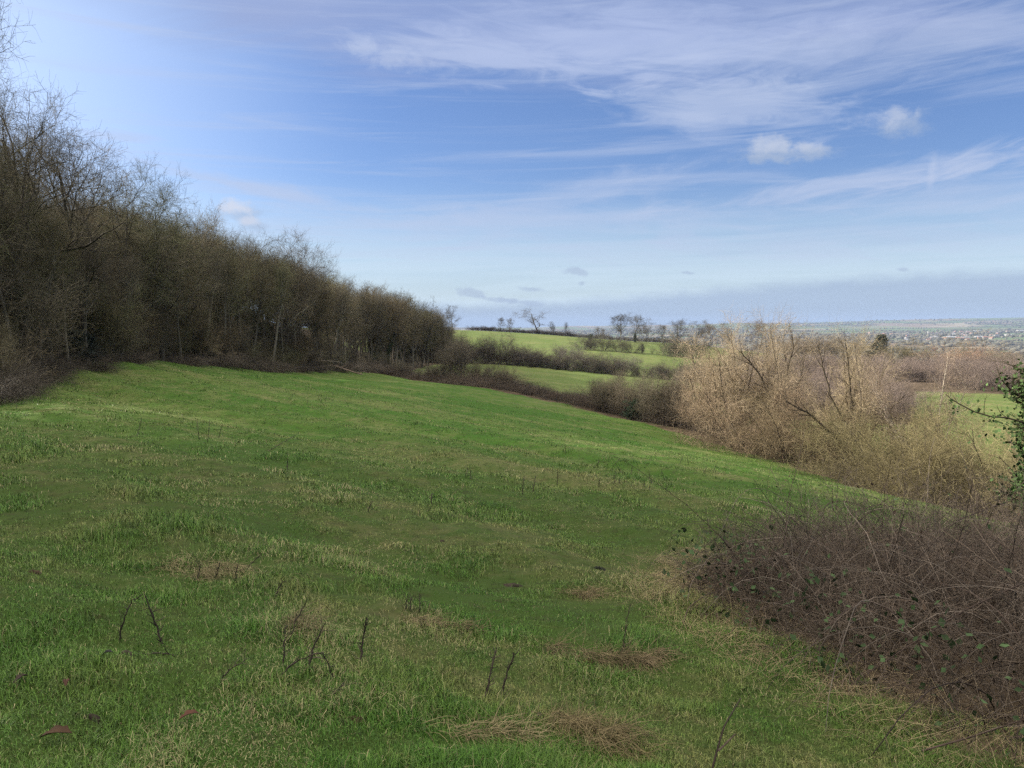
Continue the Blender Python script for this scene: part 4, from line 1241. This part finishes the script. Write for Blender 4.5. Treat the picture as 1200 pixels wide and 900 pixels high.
for i, (a, b, c, d) in enumerate(FS):
    stalk([(a, b), ((a + c) / 2, (b + d) / 2), (c, d)], "thin dead stalk standing far out on the open meadow", GF, r=0.008, seed=40 + i, col=(0.05, 0.042, 0.03))


def tuft(px, py, wpx, label, seed, n=700, h=0.22, col=(0.24, 0.19, 0.105), flat=0.72):
    g = np.random.default_rng(seed)
    b = hit(px, py); rad = wpx / FPX * b[1] * .5
    n = int(n * .6); h *= .85; rad *= 1.75; a = g.uniform(0, 6.28, n); q = np.clip(np.abs(g.normal(0, .5, n)), 0, 1.1) * rad * (1 + .3 * np.sin(a * 3 + seed))
    m_ = g.integers(0, 5, n)                     # a few overlapping drifts rather than one round mat
    cx, cy = g.normal(0, .34, 5) * rad, g.normal(0, .22, 5) * rad
    x, y = b[0] + cx[m_] + np.cos(a) * q * g.uniform(.3, .8, 5)[m_], b[1] + cy[m_] + np.sin(a) * q * g.uniform(.2, .5, 5)[m_]
    p = np.stack([x, y, gz(x, y) - .01], -1)
    a2 = a * 0 + g.normal(0.3, 1.2, n)
    d = norm(np.stack([np.cos(a2), np.sin(a2), g.uniform(.3, 1.2, n) * (1 - flat) + .1], -1))
    ge = Geo()
    P = arcs(g, p + np.stack([0 * x, 0 * x, g.uniform(0, h * .5, n) * np.clip(1 - (q / rad) ** 2, 0, 1)], -1), d, g.uniform(.5, 1.5, n) * h, 6, g.uniform(.05, .4, n), .16)
    ge.tubes(P, np.full((n, 1), .0015) * np.linspace(1, .5, 6)[None], 3)
    place_geo("dead_grass_tuft", ge, b, M_STRAW, tuple(v * .72 for v in col), label, "grass tuft")


tuft(702, 779, 70, "brown mound of flattened dead grass at the foot of the tall thin stalk", 1, 900, .22, (0.185, 0.148, 0.082))
tuft(755, 778, 50, "pale flattened dead grass stretching right of the brown mound", 2, 500, .2, (0.22, 0.17, 0.10))
tuft(660, 868, 110, "wide tussock of long dead grass at the bottom centre", 3, 1500, .24, (0.21, 0.17, 0.09))
tuft(560, 862, 120, "thin spread of straw coloured grass left of the wide tussock", 4, 700, .2, (0.24, 0.2, 0.11))
tuft(345, 735, 60, "brown dead grass around the clump of dead stems", 5, 700, .2, (0.165, 0.135, 0.078))
tuft(225, 672, 110, "pale dead grass patch behind the upside down V stalks", 7, 900, .2, (0.26, 0.22, 0.12))
tuft(690, 700, 60, "faint dry tuft in the grass above the brown mound", 10, 700, .16, (0.2, 0.16, 0.09))
tuft(515, 735, 60, "dry tuft behind the pair of stalks", 11, 700, .16, (0.2, 0.16, 0.09))
tuft(800, 655, 80, "pale dry grass just left of the bramble thicket's far end", 12, 700, .25, (0.3, 0.25, 0.15))


def clod(px, py, wpx, label, seed, col=(0.03, 0.024, 0.018), name="soil_clod", h=.5):
    g = np.random.default_rng(seed + 900)
    b = hit(px, py); s = wpx / FPX * b[1] * .36
    u, v = np.meshgrid(np.linspace(0, 6.2832, 21)[:-1], np.linspace(0, 1, 8))
    rr = np.sqrt(v) * s * (1 + .35 * np.sin(u * 3 + g.uniform(0, 6)) * v + .2 * np.sin(u * 7))
    x, y = np.cos(u) * rr, np.sin(u) * rr * .7
    z = (1 - v ** 1.3) * s * h * (1 + .8 * (vnoise(x / s * 4 + seed, y / s * 4, 3) - .5)) + (gz(b[0] + x, b[1] + y) - b[2]) - 0.012 * v
    V = np.stack([x, y, z], -1).reshape(-1, 3)
    i = np.arange(8 * 20).reshape(8, 20)
    q = np.stack([i[:-1], i[1:], np.roll(i[1:], -1, 1), np.roll(i[:-1], -1, 1)], -1).reshape(-1, 4)
    ge = Geo(); ge.add(V + b, q)
    place_geo(name, ge, b, M_STRAW, col, label, "soil clod")


clod(704, 668, 22, "nearly black lump on the grass to the right of the middle", 1, (0.018, 0.02, 0.016))
clod(600, 688, 34, "flat dark patch of turned soil near the middle of the meadow", 2, h=.3)
clod(518, 635, 10, "small dark lump far up the middle of the meadow", 3)
clod(655, 853, 24, "reddish brown lump in the wide tussock at the bottom centre", 4, (0.11, 0.05, 0.03))
clod(632, 843, 18, "dark grey stone beside the reddish lump at the bottom centre", 5, (0.06, 0.07, 0.065), "stone", .9)
clod(418, 846, 38, "brown scrape of bare soil left of the pair of stalks", 6, (0.05, 0.032, 0.02), h=.3)
clod(150, 768, 26, "dark soil lump under the upside down V stalks", 7)
clod(42, 672, 22, "brown soil lump at the left behind the thin lying twig", 8, (0.05, 0.035, 0.022))
clod(110, 845, 30, "dark hollow of bare soil at the lower left", 9)
clod(688, 776, 18, "rust coloured lump at the left end of the brown mound", 10, (0.09, 0.045, 0.025))


def dead_leaf(px, py, L, rot, label, col):
    b = hit(px, py)
    k = np.linspace(0, 1, 9); w = np.sin(k * np.pi) ** .8 * L * .26 * (1 + .25 * np.sin(k * 19))
    c = np.stack([(k - .5) * L, 0 * k, .035 + .012 * np.sin(k * 3.1) + .012 * k], -1)
    l = c + np.stack([0 * k, w, .4 * w], -1); r = c + np.stack([0 * k, -w, .5 * w], -1)
    V = np.concatenate([l, c, r]); cr, sr = math.cos(rot), math.sin(rot)
    V = np.stack([V[:, 0] * cr - V[:, 1] * sr, V[:, 0] * sr + V[:, 1] * cr, V[:, 2]], -1)
    V = np.concatenate([V, V - np.array([0, 0, .002])])
    i = np.arange(8)
    q = np.concatenate([np.stack([i, i + 9, i + 10, i + 1], -1), np.stack([i + 9, i + 18, i + 19, i + 10], -1)])
    q = np.concatenate([q, q[:, ::-1] + 27])
    ge = Geo(); ge.add(V + b, q)
    place_geo("fallen_leaf", ge, b, M_LEAF, col, label, "leaf")


dead_leaf(66, 874, .13, .1, "long curled brown leaf lying in the grass at the lower left", (0.045, 0.024, 0.012))
dead_leaf(222, 851, .09, .4, "small reddish brown leaf in the grass left of the bottom centre", (0.05, 0.022, 0.014))
dead_leaf(25, 807, .07, 1.0, "dark brown leaf at the left edge of the grass", (0.03, 0.02, 0.016))
dead_leaf(78, 810, .05, 2.0, "tiny dark leaf right of the one at the left edge", (0.05, 0.025, 0.018))
dead_leaf(126, 776, .06, .3, "black leaf shape standing in for a dark hole beside the soil lump", (0.014, 0.014, 0.014))  # leaf mesh put in place of a dark hole in the turf


# ------------------------------------------------------------------ ivy clad tree at the right edge, fallen branch by the wood
def build_ivy_tree():
    g = np.random.default_rng(31)
    b = at(1211, 14.0)
    e = bpy.data.objects.new("ivy_clad_tree", None); COL.objects.link(e); e.location = b
    tag(e, "tree thickly covered in green ivy at the photo's right edge", "tree")
    tr, br, iv = Geo(), Geo(), Geo()
    H = lift(1200, 436, 14)[2] - b[2]
    P = np.array([[0, 0, -.3], [.03, 0, H * .3], [-.05, .05, H * .6], [0.0, 0, H * .85], [.1, 0, H * 1.05]])
    t = np.linspace(0, 4, 14); P = np.stack([np.interp(t, np.arange(5), P[:, i]) for i in range(3)], -1)[None]
    R = np.linspace(.17, .04, 14)[None]
    tr.tubes(P, R, 10)
    P1, R1 = spawn(g, P, R, 16, .25, .9, 1.25, .25, .7, 8, .03, .14, .4, .3)
    # branches reaching out to the left of the photograph
    for q in ([(1212, 500, 14), (1185, 490, 13.9), (1150, 487, 13.8), (1118, 470, 13.7), (1108, 462, 13.7)], [(1212, 470, 14), (1190, 462, 13.9), (1172, 444, 13.8), (1168, 430, 13.8)]):
        c = np.array([lift(*v) for v in q]) - b
        t = np.linspace(0, len(c) - 1, 8); c = np.stack([np.interp(t, np.arange(len(c)), c[:, i]) for i in range(3)], -1)[None]
        P1 = np.concatenate([P1, c]); R1 = np.concatenate([R1, np.linspace(.022, .006, 8)[None]])
    br.tubes(P1, R1, 6)
    P2, R2 = spawn(g, P1, R1, 6, .2, 1, .7, .2, .4, 5, .03, .15, .5, .4, .003)
    br.tubes(P2, R2, 4)
    P3, R3 = spawn(g, P2, R2, 4, .2, 1, .7, .2, .16, 4, .03, .15, .5, .4, .002)
    br.tubes(P3, R3, 3)
    n = 6800
    f = g.uniform(.1, 1, n) * 12.9; k = f.astype(int)
    q = P[0, k] * (1 - (f - k))[:, None] + P[0, k + 1] * (f - k)[:, None]
    a = g.uniform(0, 6.28, n); rr = .08 + np.abs(g.normal(.08, .2, n)) * (1 + .6 * np.sin(f * 1.9))
    iv.leaves(q + np.stack([np.cos(a) * rr, np.sin(a) * rr, g.normal(0, .08, n)], -1), .075, g, aspect=.85)
    q = P1[:, 1:6].reshape(-1, 3)
    iv.leaves(q[g.integers(0, len(q), 1500)] + g.normal(0, .07, (1500, 3)), .07, g, aspect=.85)
    for nm, ge, m, c in (("trunk", tr, M_BARK, (.06, .05, .04)), ("branches", br, M_BARK, (.10, .085, .055)), ("ivy", iv, M_LEAF, (.055, .095, .03))):
        o = ge.build(nm, m, e); o.color = (*c, 1)


build_ivy_tree()


def build_log():
    g = np.random.default_rng(5)
    for q, lab, col in (([(372, 431, 101), (390, 428, 103), (414, 436, 104), (424, 439, 105)], "fallen branch lying at the foot of the wood beyond the grass", (.16, .12, .09)),
                        ([(366, 424, 102), (380, 423, 102), (398, 424, 103)], "pale broken bough propped on the fallen branch by the wood", (.17, .145, .115))):
        c = np.array([lift(*v) for v in q]); b = c[0].copy()
        c[:, 2] = np.maximum(c[:, 2], gz(c[:, 0], c[:, 1]) + .1)
        t = np.linspace(0, len(c) - 1, 12); c = np.stack([np.interp(t, np.arange(len(c)), c[:, i]) for i in range(3)], -1)[None]
        ge = Geo(); R = np.linspace(.16, .06, 12)[None]; ge.tubes(c, R, 7)
        P, Q = spawn(g, c, R, 8, .2, 1, .8, .3, 1.5, 5, .05, .15, .4, .3); ge.tubes(P, Q, 4)
        place_geo("fallen_branch", ge, b, M_BARK, col, lab, "branch")


build_log()

# ------------------------------------------------------------------ the plain: hedgerows, copses, village
M_WALLS = {k: flat_mat("wall_" + k, c, .1, .4) for k, c in dict(white=(.29, .28, .26), cream=(.25, .21, .17), brick=(.26, .15, .11)).items()}
M_ROOFS = {k: flat_mat("roof_" + k, c, .15, .4) for k, c in dict(slate=(.13, .13, .15), tile=(.24, .13, .10), metal=(.33, .345, .36)).items()}
M_FAR = flat_mat("distant_foliage", (.085, .08, .058), .4, .03)


def blobs(ge, C, Rx, Rz, g):
    """rough leafless lumps, ten faces a side, for tree lines more than half a kilometre away"""
    n = len(C); m = 7
    a = np.arange(m) / m * 6.2832
    ring = lambda k, h: np.stack([np.cos(a)[None] * Rx[:, None] * k * g.uniform(.75, 1.2, (n, m)), np.sin(a)[None] * Rx[:, None] * k * g.uniform(.75, 1.2, (n, m)), Rz[:, None] * h * g.uniform(.85, 1.15, (n, m))], -1)
    V = np.concatenate([ring(.75, -.05), ring(1, .4), ring(.62, .85), np.stack([0 * Rz, 0 * Rz, Rz], -1)[:, None]], 1) + C[:, None]
    i = np.arange(n)[:, None, None] * (3 * m + 1)
    k = np.arange(m); k2 = (k + 1) % m
    q = np.concatenate([np.stack([k, k2, k2 + m, k + m], -1), np.stack([k + m, k2 + m, k2 + 2 * m, k + 2 * m], -1)])[None] + i
    t = np.stack([k + 2 * m, k2 + 2 * m, np.full(m, 3 * m)], -1)[None] + i
    ge.add(V.reshape(-1, 3), q.reshape(-1, 4), t.reshape(-1, 3))


def build_plain():
    g = np.random.default_rng(17)
    ge = Geo()
    for i in range(300):
        r = math.exp(g.uniform(math.log(900), math.log(9500))); az = RAD(g.uniform(-8, 40))
        x, y = math.sin(az) * r, math.cos(az) * r
        a = g.choice([0.12, 1.55, 0.25, -.1, 0.5]) + g.normal(0, .1)
        L = g.uniform(120, 420) * (1 + r / 5000); n = int(L / (9 + r / 700))
        t = np.linspace(-.5, .5, n) * L
        X = x + np.cos(a) * t; Y = y + np.sin(a) * t
        h = g.uniform(2.5, 5) * np.where(g.uniform(0, 1, n) < .12, g.uniform(1.6, 3, n), 1)
        blobs(ge, np.stack([X, Y, gz_smooth(X, Y)], -1), np.maximum(h * 1.1, 5 + r / 1100), h, g)
    for x0, x1, d0, d1, hh in ((1030, 1230, 2300, 2150, 7), (1060, 1230, 2700, 2550, 8), (900, 1230, 5200, 5000, 9), (700, 1100, 5600, 5900, 9), (620, 900, 3000, 2700, 8)):
        t = np.linspace(0, 1, 130); D = d0 + (d1 - d0) * t; X = (x0 + (x1 - x0) * t - 600) / FPX * D; D = D + g.normal(0, 8, 130)
        blobs(ge, np.stack([X, D, gz_smooth(X, D)], -1), g.uniform(4, 8, 130), hh * g.uniform(.4, 1.2, 130), g)
    tag(ge.build("hedgerows", M_FAR), "dark lines of hedgerow trees dividing the fields on the far plain", "hedgerows", kind="stuff")
    ge = Geo()
    for i in range(26):
        r = math.exp(g.uniform(math.log(2400), math.log(9800))); az = RAD(g.uniform(-6, 40)); s = g.uniform(40, 160) * (1 + r / 9000)
        n = int(s * .8)
        X = math.sin(az) * r + g.normal(0, s * 1.8, n); Y = math.cos(az) * r + g.normal(0, s, n)
        blobs(ge, np.stack([X, Y, gz_smooth(X, Y)], -1), g.uniform(7, 13, n), g.uniform(7, 13, n), g)
    # trees between the houses of the village
    n = 230; px = g.normal(1105, 60, n); d = g.uniform(2900, 4700, n)
    X = (px - 600) / FPX * d
    blobs(ge, np.stack([X, d, gz_smooth(X, d)], -1), g.uniform(4, 8, n), g.uniform(5, 10, n), g)
    tag(ge.build("far_woods", M_FAR), "bluish copses and garden trees scattered over the far plain", "woods", kind="stuff")


build_plain()


def house_mesh(name, w, d, h, rh, wm, rm):
    V = [(-w, -d, -1), (w, -d, -1), (w, d, -1), (-w, d, -1), (-w, -d, h), (w, -d, h), (w, d, h), (-w, d, h), (-w, 0, h + rh), (w, 0, h + rh)]
    o = .35; k = -o * rh / d
    V += [(-w - o, -d - o, h + k + .1), (w + o, -d - o, h + k + .1), (w + o, 0, h + rh + .1), (-w - o, 0, h + rh + .1), (w + o, d + o, h + k + .1), (-w - o, d + o, h + k + .1)]
    F = [(0, 1, 5, 4), (1, 2, 6, 5), (2, 3, 7, 6), (3, 0, 4, 7), (5, 6, 9), (7, 4, 8), (10, 11, 12, 13), (13, 12, 14, 15)]
    # window strips a hand's breadth proud of the long walls
    for sx in (-.55, 0.0, .55):
        for zz in ([h * .2, h * .62] if h > 4 else [h * .35]):
            b = len(V)
            V += [(w * sx - .6, -d - .04, zz), (w * sx + .6, -d - .04, zz), (w * sx + .6, -d - .04, zz + 1.2), (w * sx - .6, -d - .04, zz + 1.2)]
            F.append((b, b + 1, b + 2, b + 3))
    if h < 9 and w < 12:
        b = len(V); c = w * .6
        V += [(c - .5, -.5, h + rh * .5), (c + .5, -.5, h + rh * .5), (c + .5, .5, h + rh * .5), (c - .5, .5, h + rh * .5), (c - .5, -.5, h + rh + 1.2), (c + .5, -.5, h + rh + 1.2), (c + .5, .5, h + rh + 1.2), (c - .5, .5, h + rh + 1.2)]
        F += [(b, b + 1, b + 5, b + 4), (b + 1, b + 2, b + 6, b + 5), (b + 2, b + 3, b + 7, b + 6), (b + 3, b, b + 4, b + 7), (b + 4, b + 5, b + 6, b + 7)]
    me = bpy.data.meshes.new(name); me.from_pydata(V, [], F); me.update()
    for m in (wm, rm, M_ROOFS["slate"]): me.materials.append(m)
    for p in me.polygons: p.material_index = 1 if p.index in (6, 7) else (2 if 8 <= p.index < 8 + 6 and len(V) > 20 and p.area < 2 else 0)
    return me


def build_village():
    g = np.random.default_rng(23)
    kinds = [("white", "slate", "white walled house with a grey roof in the far village", "white houses of the far village"),
             ("cream", "tile", "cream house with a red brown roof in the far village", "cream houses of the far village"),
             ("brick", "slate", "brick house with a grey roof in the far village", "brick houses of the far village")]
    ms = [house_mesh("house", 6.5, 4.5, 5.6, 3.4, M_WALLS[a], M_ROOFS[b]) for a, b, _, _ in kinds]
    for i in range(60):
        k = int(g.choice(3, p=[.3, .42, .28]))
        px = g.normal(1098, 42) if i < 56 else g.uniform(1060, 1195)
        d = g.uniform(3000, 4600)
        x = (px - 600) / FPX * d
        o = link("house", ms[k]); o.location = (x, d, float(gz_smooth(x, d)))
        o.rotation_euler = (0, 0, g.choice([0, 1.57]) + g.normal(.2, .3)); o.scale = (g.uniform(.9, 1.5),) * 2 + (g.uniform(.9, 1.2),)
        tag(o, kinds[k][2], "house", kinds[k][3])
    sh = [(1113, 397, 3300, 34, 11, "long white warehouse at the front edge of the far village"), (1128, 399, 3250, 26, 9, "white shed right of the long warehouse in front of the far village"),
          (1146, 399, 3300, 18, 8, "short white shed at the right end of the sheds by the far village"), (1118, 392, 3900, 24, 9, "pale shed behind the long warehouse in the far village"),
          (1195, 385, 4700, 26, 10, "pale farm shed out on the plain at the right edge"), (1180, 394, 3700, 16, 7, "cream barn right of the far village"), (1142, 386, 4600, 30, 8, "low white building behind the far village")]
    for px, py, d, w, dd, lab in sh:
        x = (px - 600) / FPX * d
        o = link("warehouse", house_mesh("warehouse", w, dd, 6.5, 2.6, M_WALLS["white"], M_ROOFS["metal"])); o.location = (x, d, float(gz_smooth(x, d))); o.rotation_euler = (0, 0, .1)
        tag(o, lab, "shed")
    d = 3900; x = (1087 - 600) / FPX * d; z = float(gz_smooth(x, d))
    e = bpy.data.objects.new("church", None); COL.objects.link(e); e.location = (x, d, z); tag(e, "pale stone church with a square tower in the far village", "church")
    link("nave", house_mesh("nave", 13, 5, 8, 5, M_WALLS["cream"], M_ROOFS["slate"]), parent=e).location = (16.5, 0, 0)
    ge = Geo()
    s = 3.2; H = 22
    V = [(-s, -s, -1), (s, -s, -1), (s, s, -1), (-s, s, -1), (-s, -s, H), (s, -s, H), (s, s, H), (-s, s, H)]
    ge.add(V, [(0, 1, 5, 4), (1, 2, 6, 5), (2, 3, 7, 6), (3, 0, 4, 7), (4, 5, 6, 7)])
    for sx in (-1, 1):
        for sy in (-1, 1):
            c = np.array([(-.5, -.5, 0), (.5, -.5, 0), (.5, .5, 0), (-.5, .5, 0), (0, 0, 3)]) + np.array([sx * (s - .55), sy * (s - .55), H + .01])
            ge.add(c, None, [(0, 1, 4), (1, 2, 4), (2, 3, 4), (3, 0, 4)])
    ge.build("tower", M_WALLS["white"], e, smooth=False)


build_village()

# ------------------------------------------------------------------ the air
def build_haze():
    R_, lo, hi = 17000, -160, 94
    V = [(-R_, -R_, lo), (R_, -R_, lo), (R_, R_, lo), (-R_, R_, lo), (-R_, -R_, hi), (R_, -R_, hi), (R_, R_, hi), (-R_, R_, hi)]
    me = bpy.data.meshes.new("haze")
    me.from_pydata(V, [], [(3, 2, 1, 0), (4, 5, 6, 7), (0, 1, 5, 4), (1, 2, 6, 5), (2, 3, 7, 6), (3, 0, 4, 7)]); me.update()
    m = bpy.data.materials.new("haze"); m.use_nodes = True; nt = m.node_tree
    nt.nodes.remove(nt.nodes["Principled BSDF"])
    v = nt.nodes.new("ShaderNodeVolumePrincipled")
    v.inputs["Color"].default_value = (0.27, 0.365, 0.55, 1); v.inputs["Density"].default_value = HAZE
    v.inputs["Anisotropy"].default_value = 0.0
    nt.links.new(v.outputs[0], nt.nodes["Material Output"].inputs["Volume"])
    o = link("haze", me, m); tag(o, kind="stuff")


HAZE = 7.5e-5
build_haze()
